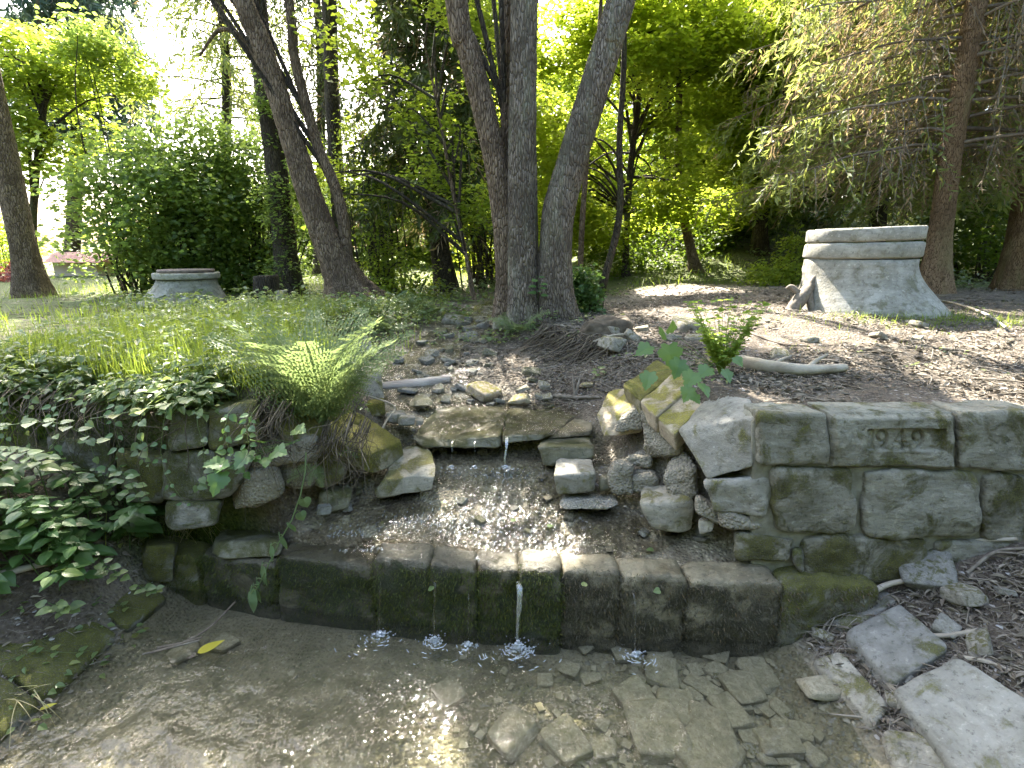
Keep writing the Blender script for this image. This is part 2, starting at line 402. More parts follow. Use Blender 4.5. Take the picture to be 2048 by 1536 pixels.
M['glass'] = mat_plain('dark_glass', (0.03, 0.035, 0.04), (0.05, 0.055, 0.06), 2, 0.15, 0.0, spec=0.6)
M['post_wood'] = mat_plain('post_wood', (0.25, 0.21, 0.15), (0.4, 0.36, 0.28), 14, 0.9, 0.5, 0, (3, 3, 0.4))
M['green_metal'] = mat_plain('green_metal', (0.03, 0.09, 0.04), (0.05, 0.13, 0.06), 10, 0.5, 0.1)
M['iron'] = mat_plain('rusty_iron', (0.10, 0.08, 0.07), (0.19, 0.15, 0.13), 18, 0.7, 0.3)
# ------------------------------------------------------------------ terrain
def yweir(x):
    x = np.clip(x, -2.6, 2.6)
    return 1.97 - 0.10 * x + 0.045 * x * x
CY = [1.5, 2.0, 2.5, 2.8, 2.95, 3.05, 3.3, 3.8, 4.5, 5.5, 6.5, 8.0, 30.0]
CCX = [0.0, -0.02, -0.05, -0.06, -0.12, -0.16, -0.30, -0.72, -0.80, -0.50, -0.35, -0.2, 0.0]
CHW = [1.35, 1.25, 0.80, 0.62, 0.58, 0.56, 0.50, 0.40, 0.40, 0.30, 0.22, 0.15, 0.1]

CZB = [0.24, 0.25, 0.345, 0.455, 0.49, 0.585, 0.625, 0.70, 0.77, 0.86, 0.93, 1.0, 1.3]
def slope_r(x): return 0.44 * (x - 1.25)
def slope_l(x): return 0.42 * (-1.8 - x)
def H0(x, y):
    x = np.asarray(x, float); y = np.asarray(y, float)
    cx, hw, zb = np.interp(y, CY, CCX), np.interp(y, CY, CHW), np.interp(y, CY, CZB)
    zl = 1.0 + 0.13 * np.exp(-((x + 1.7) / 0.9) ** 2 - ((y - 4.4) / 1.1) ** 2) - 0.05 * ss(6.5, 12, y)
    zr = 1.0 + 0.17 * ss(2.2, 4.4, y) * ss(0.9, 2.6, x) + 0.03 * ss(4, 6, y)
    plat = zl + (zr - zl) * ss(-0.3, 0.3, x - cx)
    hill = 0.30 * np.maximum(0, y - 9.0) * ss(0.8, 5.0, x) ; hill = 3.6 * (1 - np.exp(-hill / 3.6))
    plat = plat + hill + 0.02 * np.maximum(0, np.abs(x) - 12)
    d = np.where(x < cx, cx - x - hw - np.interp(y, [1.9, 2.0, 2.3, 2.5, 2.9, 3.2], [.2, .25, .35, .25, .10, 0]), x - cx - hw)
    bwl = np.interp(y, [2, 2.6, 3.3, 4, 6, 9], [0.10, 0.22, 0.55, 0.7, 0.7, 1.0])
    bwr = np.interp(y, [2, 2.6, 3.0, 3.6, 4.3, 5, 9], [0.10, 0.28, 0.75, 1.25, 1.0, 0.6, 1.0])
    bw = np.where(x < cx, bwl, bwr)
    sr = np.clip(d / bw, 0, 1); prof = ss(0, 1, d / bw)
    cut = ss(3.55, 3.95, y) * (1 - ss(4.6, 5.0, y)) * ss(-0.2, 0.1, x - cx)
    prof = prof + (0.38 * sr + 0.62 * ss(0.80, 1.0, sr) - prof) * cut
    up = zb + (np.maximum(plat, zb) - zb) * prof
    # pool with its paved slopes
    pl = np.maximum(slope_l(x), -0.085) + 0.30 * ss(-2.75, -3.3, x)
    pr = np.maximum(slope_r(x), -0.085) + 0.35 * ss(2.3, 3.4, x)
    pool = np.minimum(np.maximum(pl, pr), 1.0)
    pool = pool + 0.35 * ss(1.5, 2.25, y) * ss(-1.75, -2.3, x)
    t = ss(0.05 + 0.08 * ss(1.0, 1.15, x), 0.12 + 0.08 * ss(1.0, 1.15, x), y - yweir(x) - 0.17 * ss(-1.0, -1.4, x))
    return pool + (up - pool) * t
def H(x, y):
    x = np.asarray(x, float); y = np.asarray(y, float)
    p = np.stack([x, y, np.zeros_like(x)], -1)
    r = np.hypot(x, y)
    inpool = (y < yweir(x) + 0.1) & (x > -1.85) & (x < 1.3)
    a = np.where(inpool, 0.35, 1.0)
    return H0(x, y) + a * (0.03 * fbm(p * 2.2, 4, 3) + 0.014 * fbm(p * 11, 3, 5)) + 0.10 * fbm(p * 0.3, 3, 9) * ss(7, 14, r)
def hz(x, y): return float(H(np.array([x]), np.array([y]))[0])

def axis(near0, near1, step, far0, far1, g=1.12):
    a = list(np.arange(near0, near1 + 1e-6, step))
    s = step; v = near1
    while v < far1: s = min(s * g, 8); v += s; a.append(v)
    s = step; v = near0; b = []
    while v > far0: s = min(s * g, 8); v -= s; b.append(v)
    return np.array(b[::-1] + a)
def build_ground():
    xs = axis(-3.2, 3.6, 0.030, -130, 130, 1.15); ys = axis(0.7, 6.2, 0.030, -60, 200, 1.15)
    X, Y = np.meshgrid(xs, ys)
    Z = H(X, Y)
    nx, ny = len(xs), len(ys)
    V = np.stack([X, Y, Z], -1).reshape(-1, 3)
    i = np.arange(nx * ny).reshape(ny, nx)
    F = np.stack([i[:-1, :-1], i[:-1, 1:], i[1:, 1:], i[1:, :-1]], -1).reshape(-1, 4)
    o = obj('ground', V, F, M['ground'], base=(0, 0, 0))
    tag(o, 'uneven woodland ground with a small stream bed cut through it', kind='structure')
    x, y = V[:, 0], V[:, 1]
    cx, hw = np.interp(y, CY, CCX), np.interp(y, CY, CHW)
    d = np.abs(x - cx) - hw
    yw = yweir(x)
    nn = fbm(np.stack([x, y, 0 * x], -1) * 1.3, 4, 21)
    pool = (1 - ss(0.02, 0.12, y - yw)) * ss(-1.95, -1.75, x) * (1 - ss(1.22, 1.4, x))
    stream = ss(0.0, 0.14, y - yw) * (1 - ss(-0.02, 0.25, d)) * (1 - ss(7, 9, y))
    green = np.where(x < cx, ss(0.3, 0.8, d), ss(6.0, 8.0, y) * 0.9)
    green = green * ss(0.2, 0.5, y - yw + 0.4 * (x < -1)) 
    pathm = np.exp(-((y - 7.0 - 0.18 * (x - 2.5)) / 0.55) ** 2) * ss(1.0, 1.8, x) * (1 - ss(4.0, 5.5, x))
    pathm = np.maximum(pathm, 0.8 * np.exp(-((x + 3.8) / 1.0) ** 2 - ((y - 4.2) / 0.5) ** 2))
    green = np.clip(green + nn * 0.5 * (green > 0.05), 0, 1)
    for k, a in (('pool', pool), ('stream', stream), ('green', green), ('path', pathm)):
        at = o.data.attributes.new(k, 'FLOAT', 'POINT')
        at.data.foreach_set('value', np.clip(a, 0, 1).astype(np.float32))
build_ground()

# ------------------------------------------------------------------ rocks
_cube = {}
def cube_grid(n):
    if n in _cube: return _cube[n]
    idx = {}; V = []; F = []
    def vid(a, b, c):
        k = (a, b, c)
        if k not in idx: idx[k] = len(V); V.append((2 * a / n - 1, 2 * b / n - 1, 2 * c / n - 1))
        return idx[k]
    for ax in range(3):
        for side in (0, n):
            for i in range(n):
                for j in range(n):
                    q = []
                    for (di, dj) in ((0, 0), (1, 0), (1, 1), (0, 1)):
                        p = [0, 0, 0]; p[ax] = side; p[(ax + 1) % 3] = i + di; p[(ax + 2) % 3] = j + dj
                        q.append(vid(*p))
                    if side == 0: q.reverse()
                    F.append(q)
    _cube[n] = (np.array(V), np.array(F))
    return _cube[n]
def vnormals(V, F):
    a, b, c = V[F[:, 0]], V[F[:, 1]], V[F[:, 2]]
    fn = np.cross(b - a, c - a)
    N = np.zeros_like(V)
    for k in range(F.shape[1]): np.add.at(N, F[:, k], fn)
    return unit(N)
def hexrock(c8, n=14, k=7.0, amp=0.03, freq=7.0, seed=0, chops=0, oct=4, ridge=0.0):
    """a stone warped into eight corners: front bl br tr tl, back bl br tr tl"""
    U, F = cube_grid(n)
    U = U / (np.abs(U) ** k).sum(1, keepdims=True) ** (1.0 / k)
    r = np.random.default_rng(seed)
    for _ in range(chops):
        d = unit(r.normal(size=3)); lim = (np.abs(d).sum()) * r.uniform(0.72, 0.90)
        s = U @ d; over = np.maximum(0, s - lim)
        U = U - over[:, None] * d
    c8 = np.asarray(c8, float)
    u, v, w = (U[:, 0] + 1) / 2, (U[:, 2] + 1) / 2, (U[:, 1] + 1) / 2     # right, up, back
    def quad(q): return (((1 - u) * (1 - v))[:, None] * q[0] + (u * (1 - v))[:, None] * q[1] + (u * v)[:, None] * q[2] + ((1 - u) * v)[:, None] * q[3])
    V = quad(c8[:4]) * (1 - w)[:, None] + quad(c8[4:]) * w[:, None]
    N = vnormals(V, F)
    d = fbm(V * freq, oct, seed)
    if ridge: d = d + ridge * (0.5 - np.abs(fbm(V * freq * 0.6 + 5, 3, seed + 9))) * 2
    V = V + N * (amp * d)[:, None]
    return V, F
def c6(p, dback=None):
    """six seen corners (px, py, Y): front bl br tr tl, back tr tl"""
    q = [np.array(P(*a)) for a in p]
    dl, dr = q[5] - q[3], q[4] - q[2]
    bl, br = q[0] + dl * (1, 1, 0.25), q[1] + dr * (1, 1, 0.25)
    return [q[0], q[1], q[2], q[3], bl, br, q[4], q[5]]
def slab4(tops, th, tilt=(0, 0, -1)):
    """a flag: four top corners in order near-left near-right far-right far-left (world), thickness th"""
    t = [np.array(a, float) for a in tops]; d = np.array(tilt, float) * th
    nl, nr, fr, fl = t
    return [nl + d, nr + d, nr, nl, fl + d, fr + d, fr, fl]
def stone(name, label, cat, c8, mat, parent=None, group=None, **kw):
    V, F = hexrock(c8, **kw)
    o = obj(name, V, F, M[mat], parent)
    if parent is None: tag(o, label, cat, group)
    elif label: o['label'] = label
    return o

# ------------------------------------------------------------------ the wall on the right with the carved year
def YW(x): return 1.955 + 0.008 * x
def wall_block(px0, px1, py_t, py_b, lean=0.05, depth=0.17, **kw):
    """front face on the wall plane; the wall leans back a little with height"""
    out = []
    for (px, py) in ((px0, py_b), (px1, py_b), (px1, py_t), (px0, py_t)):
        Y = 1.98
        for _ in range(6):
            p = P(px, py, Y); Y = YW(p[0]) + lean * (p[2] - 0.2) * 1.6
        out.append(np.array(P(px, py, Y)))
    back = [q + np.array((0, depth, 0)) for q in out]
    return out + back
wall = thing('retaining_wall', 'coursed grey stone retaining wall carved with the year 1949', 'wall', (1.9, 2.1, 0.2))
G = 7
blocks = [
    (1516, 1656, 828, 931, 'wall', 1), (1918, 2110, 826, 944, 'wall', 3), (2118, 2330, 824, 952, 'wall', 4), (2338, 2560, 822, 960, 'wall', 15),
    (1549, 1714, 941, 1068, 'wall_mossy', 5), (1728, 1962, 946, 1080, 'wall', 6), (1968, 2180, 952, 1092, 'wall_mossy', 7), (2188, 2420, 958, 1100, 'wall', 8),
    (1607, 1868, 1079, 1172, 'wall_mossy', 9), (1876, 2120, 1088, 1190, 'wall', 10), (2128, 2400, 1100, 1200, 'wall', 11)]
for (a, b, t, u, m, s) in blocks:
    top = 0.022 if t < 900 else 0.03
    V, F = hexrock(wall_block(a + 4, b - 4, t, u - 4), n=34, k=20 if t < 900 else 13, amp=top, freq=7.0, seed=s, oct=6, ridge=0.3)
    obj('stone', V, F, M[m], wall)
# mortar core, a little behind the faces
mc = wall_block(1512, 2560, 836, 1190, depth=0.13)
mc = [q + np.array((0, 0.03, 0)) for q in mc]
mc[0][2] = mc[1][2] = mc[4][2] = mc[5][2] = 0.12
V, F = hexrock(mc, n=30, k=40, amp=0.010, freq=9, seed=77)
obj('mortar', V, F, M['mortar'], wall)

def seg_d(px, pz, segs):
    d = np.full(px.shape, 9.0)
    for (x0, z0, x1, z1) in segs:
        vx, vz = x1 - x0, z1 - z0
        t = np.clip(((px - x0) * vx + (pz - z0) * vz) / (vx * vx + vz * vz + 1e-9), 0, 1)
        d = np.minimum(d, np.hypot(px - x0 - t * vx, pz - z0 - t * vz))
    return d
def arc(cx, cz, r, a0, a1, n=18, sx=1.0):
    a = np.radians(np.linspace(a0, a1, n))
    p = [(cx + r * sx * math.cos(t), cz + r * math.sin(t)) for t in a]
    return [(*p[i], *p[i + 1]) for i in range(n - 1)]
DIG = {'1': [(0.22, 0, 0.22, 1), (0.05, 0.80, 0.22, 1)],
       '9': arc(0.31, 0.68, 0.30, 0, 360, 26, 0.9) + arc(0.18, 0.66, 0.62, 8, -72, 16, 0.66),
       '4': [(0.46, 0.0, 0.46, 1.0), (0.46, 1.0, 0.02, 0.30), (0.02, 0.30, 0.66, 0.30)]}
def dated_stone():
    c = wall_block(1661, 1912, 828, 940)
    bl, br, tr, tl = c[:4]
    nx, nz = 250, 104
    u, v = np.meshgrid(np.linspace(0, 1, nx), np.linspace(0, 1, nz))
    B = ((1 - u) * (1 - v))[..., None] * bl + (u * (1 - v))[..., None] * br + (u * v)[..., None] * tr + ((1 - u) * v)[..., None] * tl
    wd = np.linalg.norm(br - bl); hg = np.linalg.norm(tl - bl)
    x, z = u * wd, v * hg
    e = np.minimum(np.minimum(x, wd - x), np.minimum(z, hg - z))
    rough = 0.026 * fbm(B * 6.5, 5, 2) + 0.012 * (0.5 - np.abs(fbm(B * 9, 3, 12)))
    out = rough + 0.004 - 0.030 * (1 - ss(0, 0.03, e)) ** 2
    # sunk panel
    def X(px): return (px - 1661) / (1912 - 1661) * wd
    def Z(py): return (940 - py) / (940 - 828) * hg
    wob = 0.004 * fbm(B * 30, 3, 40)
    inx = np.minimum(x - X(1733), X(1892) - x) + wob; inz = np.minimum(z - Z(902), Z(856) - z) + wob
    ins = ss(0.0, 0.006, np.minimum(inx, inz))
    panel = -0.012 + 0.0025 * fbm(B * 40, 4, 8)
    frame = ss(-0.03, -0.004, np.minimum(inx, inz))
    flat = 0.006 + 0.006 * fbm(B * 12, 4, 18)
    out = out + (flat - out) * frame * 0.8
    out = out + (panel - out) * ins
    hd = Z(863) - Z(897); xs = [1741, 1757, 1793, 1829]
    for ch, px in zip('1949', xs):
        d = seg_d((x - X(px)) / hd, (z - Z(897)) / hd, DIG[ch]) * hd
        cut = 1 - ss(0.0042, 0.0085, d)
        out = out - 0.014 * cut * (0.45 if px == 1741 else 1.0)
    V = B + np.array((0, -1, 0)) * out[..., None]
    i = np.arange(nx * nz).reshape(nz, nx)
    F = np.stack([i[:-1, :-1], i[:-1, 1:], i[1:, 1:], i[1:, :-1]], -1).reshape(-1, 4)
    ring = np.concatenate([i[0, :], i[1:, -1], i[-1, -2::-1], i[-2:0:-1, 0]])
    V = V.reshape(-1, 3); nb = len(V)
    bk = V[ring] + np.array((0, 0.15, 0))
    V = np.concatenate([V, bk]); m = len(ring); j = np.arange(m)
    F2 = np.stack([ring[j], nb + j, nb + (j + 1) % m, ring[(j + 1) % m]], -1)
    o = obj('stone', V, np.concatenate([F, F2]), M['wall'], wall)
    o['label'] = 'block with a sunk panel carved 1949'
dated_stone()

# sloping wing of the wall, going back along the stream
K = dict(n=18, seed=31)
stone('coping_stone', 'large grey corner stone sloping to the stream beside the carved wall', 'stone',
      [P(1415, 962, 2.10), P(1508, 936, 2.03), P(1511, 832, 2.06), P(1352, 862, 2.34), P(1420, 930, 2.5), P(1505, 870, 2.3), P(1500, 797, 2.28), P(1424, 779, 2.52)], 'pale', n=28, k=20, amp=0.02, freq=7, seed=3, oct=5)
wing = [((1352, 865, 2.34), (1424, 783, 2.51), (1395, 766, 2.64), (1318, 832, 2.45), 'tan', 'tan coping stone with moss next to the grey corner stone', 4),
        ((1314, 828, 2.46), (1392, 764, 2.65), (1352, 742, 2.84), (1284, 800, 2.62), 'tan', 'tan coping slab under the maple leaves with a split along it', 5),
        ((1281, 797, 2.63), (1348, 742, 2.85), (1312, 721, 3.12), (1252, 766, 2.92), 'mossrock', 'yellow mossy coping stone at the upper end of the wing wall', 6)]
for nl, nr, fr, fl, m, lab, s in wing:
    q = np.array([P(*nl), P(*nr), P(*fr), P(*fl)]); q = q.mean(0) + (q - q.mean(0)) * 1.10
    stone('coping_stone', lab, 'stone', slab4(list(q), 0.11, (0.25, 0.25, -0.95)), m, n=22, k=18, amp=0.016, freq=9, seed=s, oct=5)

# rubble under the wing and the boulders in the cascade
R = [
 ('boulder', 'long tan block toppled on edge with its sunlit face up', 'boulder', [(1203, 880, 2.74), (1285, 866, 2.72), (1292, 800, 2.76), (1183, 846, 2.86), (1284, 768, 3.1), (1216, 778, 3.16)], 'tan', 20, 10, 0.02, 3, 51),
 ('boulder', 'big grey boulder with a flat slanting top on the left of the cascade', 'boulder', [(748, 1000, 2.45), (868, 985, 2.5), (878, 938, 2.54), (740, 968, 2.46), (862, 892, 2.86), (805, 888, 2.9)], 'grey', 22, 9, 0.022, 5, 52),
 ('boulder', 'pale flat-topped block with a dark front on the right of the cascade', 'boulder', [(1112, 993, 2.46), (1190, 985, 2.48), (1194, 946, 2.47), (1105, 950, 2.46), (1184, 914, 2.72), (1112, 914, 2.72)], 'pale', 20, 9, 0.014, 3, 53),
 ('boulder', 'low dark wet block between the slabs and the pale block', 'boulder', [(1085, 938, 2.72), (1190, 918, 2.72), (1192, 893, 2.74), (1071, 890, 2.74), (1180, 872, 2.95), (1082, 874, 2.95)], 'wet', 16, 8, 0.02, 3, 54),
 ('boulder', 'squarish mossy-sided block fallen at the foot of the broken wall', 'boulder', [(1300, 1066, 2.20), (1390, 1068, 2.19), (1393, 1000, 2.20), (1270, 1003, 2.23), (1352, 966, 2.46), (1286, 966, 2.48)], 'grey', 20, 8, 0.022, 4, 55),
 ('boulder', 'rough grey block with a broken lower edge under the corner stone', 'boulder', [(1420, 1030, 2.06), (1536, 1040, 2.00), (1546, 948, 2.02), (1402, 962, 2.10), (1530, 934, 2.22), (1420, 938, 2.3)], 'pale', 20, 8, 0.03, 4, 56),
 ('boulder', 'brown mossy block wedged low beside the bottom wall course', 'boulder', [(1468, 1126, 1.99), (1580, 1130, 1.96), (1594, 1076, 1.98), (1466, 1062, 2.02), (1590, 1060, 2.2), (1470, 1050, 2.24)], 'wall_mossy', 18, 8, 0.025, 4, 57),
 ('rubble', 'knobbly lump of rubble concrete under the grey corner stone', 'rubble', [(1325, 1000, 2.30), (1400, 1005, 2.22), (1398, 925, 2.28), (1322, 945, 2.36), (1372, 895, 2.48), (1345, 900, 2.5)], 'conglo', 18, 4, 0.04, 2, 58),
 ('rubble', 'rubble concrete lump standing next to the pale block', 'rubble', [(1218, 995, 2.42), (1272, 1000, 2.40), (1268, 930, 2.44), (1212, 930, 2.46), (1262, 912, 2.6), (1222, 914, 2.6)], 'conglo', 16, 4, 0.03, 2, 59),
 ('rubble', 'small flat rubble lump lying over the dark hollow', 'rubble', [(1244, 938, 2.52), (1308, 938, 2.50), (1306, 912, 2.52), (1246, 910, 2.54), (1298, 902, 2.66), (1256, 902, 2.66)], 'conglo', 14, 4, 0.025, 2, 60),
 ('rubble', 'pale rubble lump at the back of the dark hollow', 'rubble', [(1258, 990, 2.44), (1318, 990, 2.40), (1316, 950, 2.42), (1256, 950, 2.46), (1305, 938, 2.56), (1262, 938, 2.6)], 'conglo', 14, 4, 0.03, 2, 61),
 ('rubble', 'crumbling concrete footing with roots under the tan coping stones', 'rubble', [(1286, 925, 2.54), (1362, 910, 2.42), (1356, 872, 2.44), (1276, 812, 2.62), (1352, 850, 2.62), (1296, 806, 2.80)], 'conglo', 18, 5, 0.04, 1, 62),
 ('rubble', 'rubble concrete still stuck under the toppled tan block', 'rubble', [(1226, 866, 2.70), (1290, 862, 2.66), (1292, 806, 2.70), (1236, 838, 2.74), (1290, 800, 2.8), (1250, 826, 2.84)], 'conglo', 14, 5, 0.025, 1, 63),
 ('rubble', 'low mound of pebbly concrete behind the pale block in the apron', 'rubble', [(1110, 1024, 2.36), (1245, 1020, 2.34), (1232, 996, 2.42), (1118, 1004, 2.42), (1220, 985, 2.6), (1135, 985, 2.6)], 'conglo_wet', 18, 4, 0.03, 0, 64),
 ('rubble', 'broken mortar wedge above the brown mossy block', 'rubble', [(1440, 1062, 2.04), (1540, 1058, 2.0), (1538, 1036, 2.02), (1432, 1016, 2.08), (1530, 1034, 2.2), (1440, 1014, 2.3)], 'conglo', 14, 5, 0.03, 1, 65),
 ('rubble', 'pebbly mortar strip running down from the rubble lump to the wedge', 'rubble', [(1392, 1030, 2.12), (1445, 1058, 2.08), (1440, 1020, 2.10), (1390, 992, 2.16), (1440, 1010, 2.26), (1395, 988, 2.3)], 'conglo', 12, 5, 0.025, 1, 66),
 ('stone', 'small pale stone leaning between the two fallen blocks', 'stone', [(1396, 1072, 2.12), (1428, 1066, 2.1), (1432, 1038, 2.12), (1396, 1040, 2.14), (1424, 1032, 2.2), (1400, 1034, 2.22)], 'grey', 10, 6, 0.015, 3, 67),
 ('stone', 'dark rounded stone in the gap right of the pale block', 'stone', [(1198, 985, 2.5), (1222, 980, 2.5), (1222, 955, 2.52), (1198, 955, 2.52), (1218, 948, 2.6), (1202, 948, 2.6)], 'wet', 10, 4, 0.015, 2, 68),
 ('stone', 'small rubble piece under the brown mossy block and wall course', 'stone', [(1585, 1130, 1.97), (1606, 1150, 1.94), (1606, 1100, 1.96), (1584, 1096, 1.98), (1604, 1090, 2.06), (1586, 1090, 2.08)], 'wall_dark', 10, 5, 0.02, 2, 69),
 # left side
 ('stone', 'wet brown ledge stone lying below the ruined wall', 'stone', [(420, 1122, 2.16), (560, 1118, 2.18), (575, 1082, 2.24), (430, 1075, 2.26), (570, 1060, 2.45), (440, 1056, 2.45)], 'wet', 16, 7, 0.025, 3, 84),
 ('stone', 'dark wet stone at the foot of the rubble under the fern', 'stone', [(640, 1030, 2.38), (700, 1020, 2.4), (706, 985, 2.44), (640, 985, 2.44), (700, 970, 2.55), (645, 970, 2.55)], 'wet', 14, 6, 0.025, 3, 85),
 ('stone', 'small grey stone lying on the left edge of the apron', 'stone', [(632, 1034, 2.3), (664, 1030, 2.3), (664, 1012, 2.33), (632, 1014, 2.33), (660, 1006, 2.4), (636, 1006, 2.4)], 'grey_dark', 10, 6, 0.012, 3, 86),
 ('rubble', 'ragged lump of rubble under the upper mossy slab', 'rubble', [(560, 985, 2.36), (640, 975, 2.42), (640, 905, 2.44), (560, 900, 2.4), (635, 885, 2.6), (570, 885, 2.6)], 'conglo', 16, 4, 0.05, 2, 87),
 ('boulder', 'upright grey rock standing behind the big fern', 'boulder', [(700, 806, 3.3), (770, 804, 3.36), (768, 740, 3.42), (690, 750, 3.4), (752, 724, 3.7), (705, 726, 3.72)], 'grey', 18, 7, 0.035, 4, 70),
 ('boulder', 'moss-topped wedge of rock by the small wet stones', 'boulder', [(712, 838, 3.0), (772, 832, 3.06), (770, 800, 3.1), (694, 816, 3.02), (768, 792, 3.3), (730, 797, 3.3)], 'mossrock', 16, 7, 0.025, 3, 71),
 ('boulder', 'small green stone under the end of the lower mossy slab', 'boulder', [(698, 950, 2.56), (746, 938, 2.56), (742, 905, 2.6), (700, 898, 2.6), (735, 893, 2.72), (705, 893, 2.72)], 'darkmoss', 14, 6, 0.02, 3, 72),
 ('boulder', 'dark three-cornered rock with a mossy crest in the stream', 'boulder', [(812, 816, 3.24), (872, 812, 3.26), (864, 800, 3.3), (826, 796, 3.3), (850, 788, 3.5), (836, 787, 3.5)], 'wet', 14, 6, 0.02, 3, 73),
 ('stone', 'flat grey wet stone, leftmost of three beside the upper slab', 'stone', [(772, 846, 2.98), (812, 848, 2.98), (816, 826, 3.02), (770, 828, 3.02), (808, 819, 3.16), (778, 819, 3.16)], 'grey_dark', 12, 6, 0.02, 3, 74),
 ('stone', 'middle of three wet grey stones beside the upper slab', 'stone', [(796, 852, 2.90), (830, 852, 2.90), (832, 834, 2.93), (796, 836, 2.93), (828, 829, 3.02), (802, 829, 3.02)], 'grey_dark', 12, 6, 0.02, 4, 75),
 ('stone', 'smallest of three wet stones, touching the upper slab', 'stone', [(830, 854, 2.88), (848, 852, 2.88), (848, 838, 2.91), (830, 838, 2.91), (846, 833, 2.98), (833, 833, 2.98)], 'grey_dark', 10, 6, 0.015, 4, 76),
 ('boulder', 'pale angular rock in the left bank above the log', 'boulder', [(700, 702, 4.3), (750, 706, 4.3), (746, 690, 4.34), (704, 684, 4.34), (732, 670, 4.5), (712, 668, 4.5)], 'grey', 12, 8, 0.02, 3, 77),
 ('boulder', 'low pale rock at the left of the angular rock in the bank', 'boulder', [(662, 700, 4.3), (696, 700, 4.3), (692, 684, 4.34), (664, 682, 4.34), (688, 676, 4.45), (670, 676, 4.45)], 'grey', 12, 7, 0.02, 3, 78),
 ('boulder', 'rounded mossy grey rock at the foot of the curved trunk', 'boulder', [(984, 662, 5.0), (1012, 662, 5.0), (1012, 634, 5.05), (986, 634, 5.05), (1008, 626, 5.3), (992, 626, 5.3)], 'grey', 12, 5, 0.03, 2, 79),
]
for nm, lab, cat, pts, m, n, k, amp, ch, s in R:
    stone(nm, lab, cat, c6(pts), m, n=n, k=k, amp=amp, freq=7 if nm != 'rubble' else 12, seed=s, chops=ch, oct=5)

# broad slabs of the upper fall
stone('slab', 'broad wet green slab at the lip of the upper fall', 'slab', c6([(838, 894, 2.80), (1000, 897, 2.80), (1002, 872, 2.82), (818, 880, 2.86), (1012, 814, 3.34), (872, 812, 3.36)]), 'wet', n=24, k=12, amp=0.022, freq=6, seed=81, oct=5)
stone('slab', 'smaller wet slab right of the lip with a dark hollow below', 'slab', c6([(1004, 887, 2.82), (1088, 881, 2.84), (1098, 866, 2.86), (1004, 873, 2.84), (1165, 822, 3.3), (1016, 814, 3.32)]), 'wet', n=20, k=11, amp=0.022, freq=7, seed=82, oct=5)
stone('slab', 'thin sandy slab at the water edge below the toppled tan block', 'slab', c6([(1090, 880, 2.92), (1184, 872, 2.92), (1186, 860, 2.94), (1100, 866, 2.94), (1180, 824, 3.3), (1150, 826, 3.3)]), 'weir_tan', n=14, k=10, amp=0.016, freq=7, seed=83, oct=4)

# ------------------------------------------------------------------ ruined wall on the left
lw = thing('ruined_wall', 'ruined mossy stone wall overhung with roots on the left bank', 'wall', (-1.3, 2.3, 0.2))
L = [((335, 905), (418, 896), (414, 815), (340, 832), (430, 795), (352, 800), 2.28, 2.34, 2.60, 'wall_dark', 'plain dark block', 10, 0.02),
     ((416, 905), (522, 884), (514, 800), (412, 818), (522, 786), (424, 792), 2.28, 2.36, 2.62, 'darkmoss', 'mossy block with a flat light top', 10, 0.02),
     ((320, 1010), (470, 1000), (520, 896), (326, 906), (520, 880), (330, 890), 2.24, 2.30, 2.6, 'wall_dark', None, 7, 0.03),
     ((332, 1066), (436, 1058), (450, 1000), (330, 1004), (450, 985), (335, 990), 2.18, 2.22, 2.5, 'wall_dark', None, 7, 0.03),
     ((250, 1010), (334, 1010), (340, 905), (230, 900), (340, 890), (240, 890), 2.32, 2.36, 2.6, 'darkmoss', None, 7, 0.03),
     ((120, 1010), (232, 1010), (226, 880), (90, 870), (230, 865), (100, 860), 2.42, 2.44, 2.7, 'wall_dark', None, 7, 0.03),
     ((-60, 1010), (110, 1010), (80, 870), (-90, 860), (80, 860), (-90, 850), 2.46, 2.48, 2.7, 'darkmoss', None, 7, 0.03),
     ((455, 1035), (565, 1000), (560, 935), (470, 940), (560, 925), (480, 930), 2.26, 2.32, 2.55, 'conglo', 'crumbling rubble core', 5, 0.045),
     ((515, 1000), (700, 968), (690, 890), (515, 895), (680, 880), (530, 885), 2.40, 2.50, 2.8, 'darkmoss', None, 5, 0.05),
     ((468, 950), (640, 930), (640, 868), (505, 880), (640, 850), (530, 850), 2.33, 2.40, 2.7, 'conglo', 'rubble core under the mossy slab', 5, 0.05),
     ((290, 1165), (350, 1170), (352, 1092), (286, 1092), (360, 1076), (290, 1076), 2.2, 2.22, 2.4, 'darkmoss', 'block with golden moss', 8, 0.02)]
for i, (a, b, c, d, e, f, y0, y1, y2, m, lab, k, amp) in enumerate(L):
    stone('stone', lab, None, c6([(*a, y0), (*b, y0), (*c, y1), (*d, y1), (*e, y2), (*f, y2)]), m, parent=lw, n=18, k=k, amp=amp, freq=7, seed=100 + i, oct=5, chops=2 if k < 9 else 0)
stone('coping_stone', 'upper moss-covered coping slab beneath the big fern', 'stone', slab4([P(556, 862, 2.36), P(640, 868, 2.45), P(676, 812, 2.78), P(540, 792, 2.62)], 0.13), 'mossrock', n=18, k=9, amp=0.025, freq=8, seed=121, oct=5)
stone('coping_stone', 'lower moss-covered slab pointing at the big grey boulder', 'stone', slab4([P(640, 862, 2.47), P(742, 912, 2.50), P(806, 878, 2.76), P(686, 806, 2.92)], 0.12), 'mossrock', n=22, k=13, amp=0.022, freq=8, seed=122, oct=5)

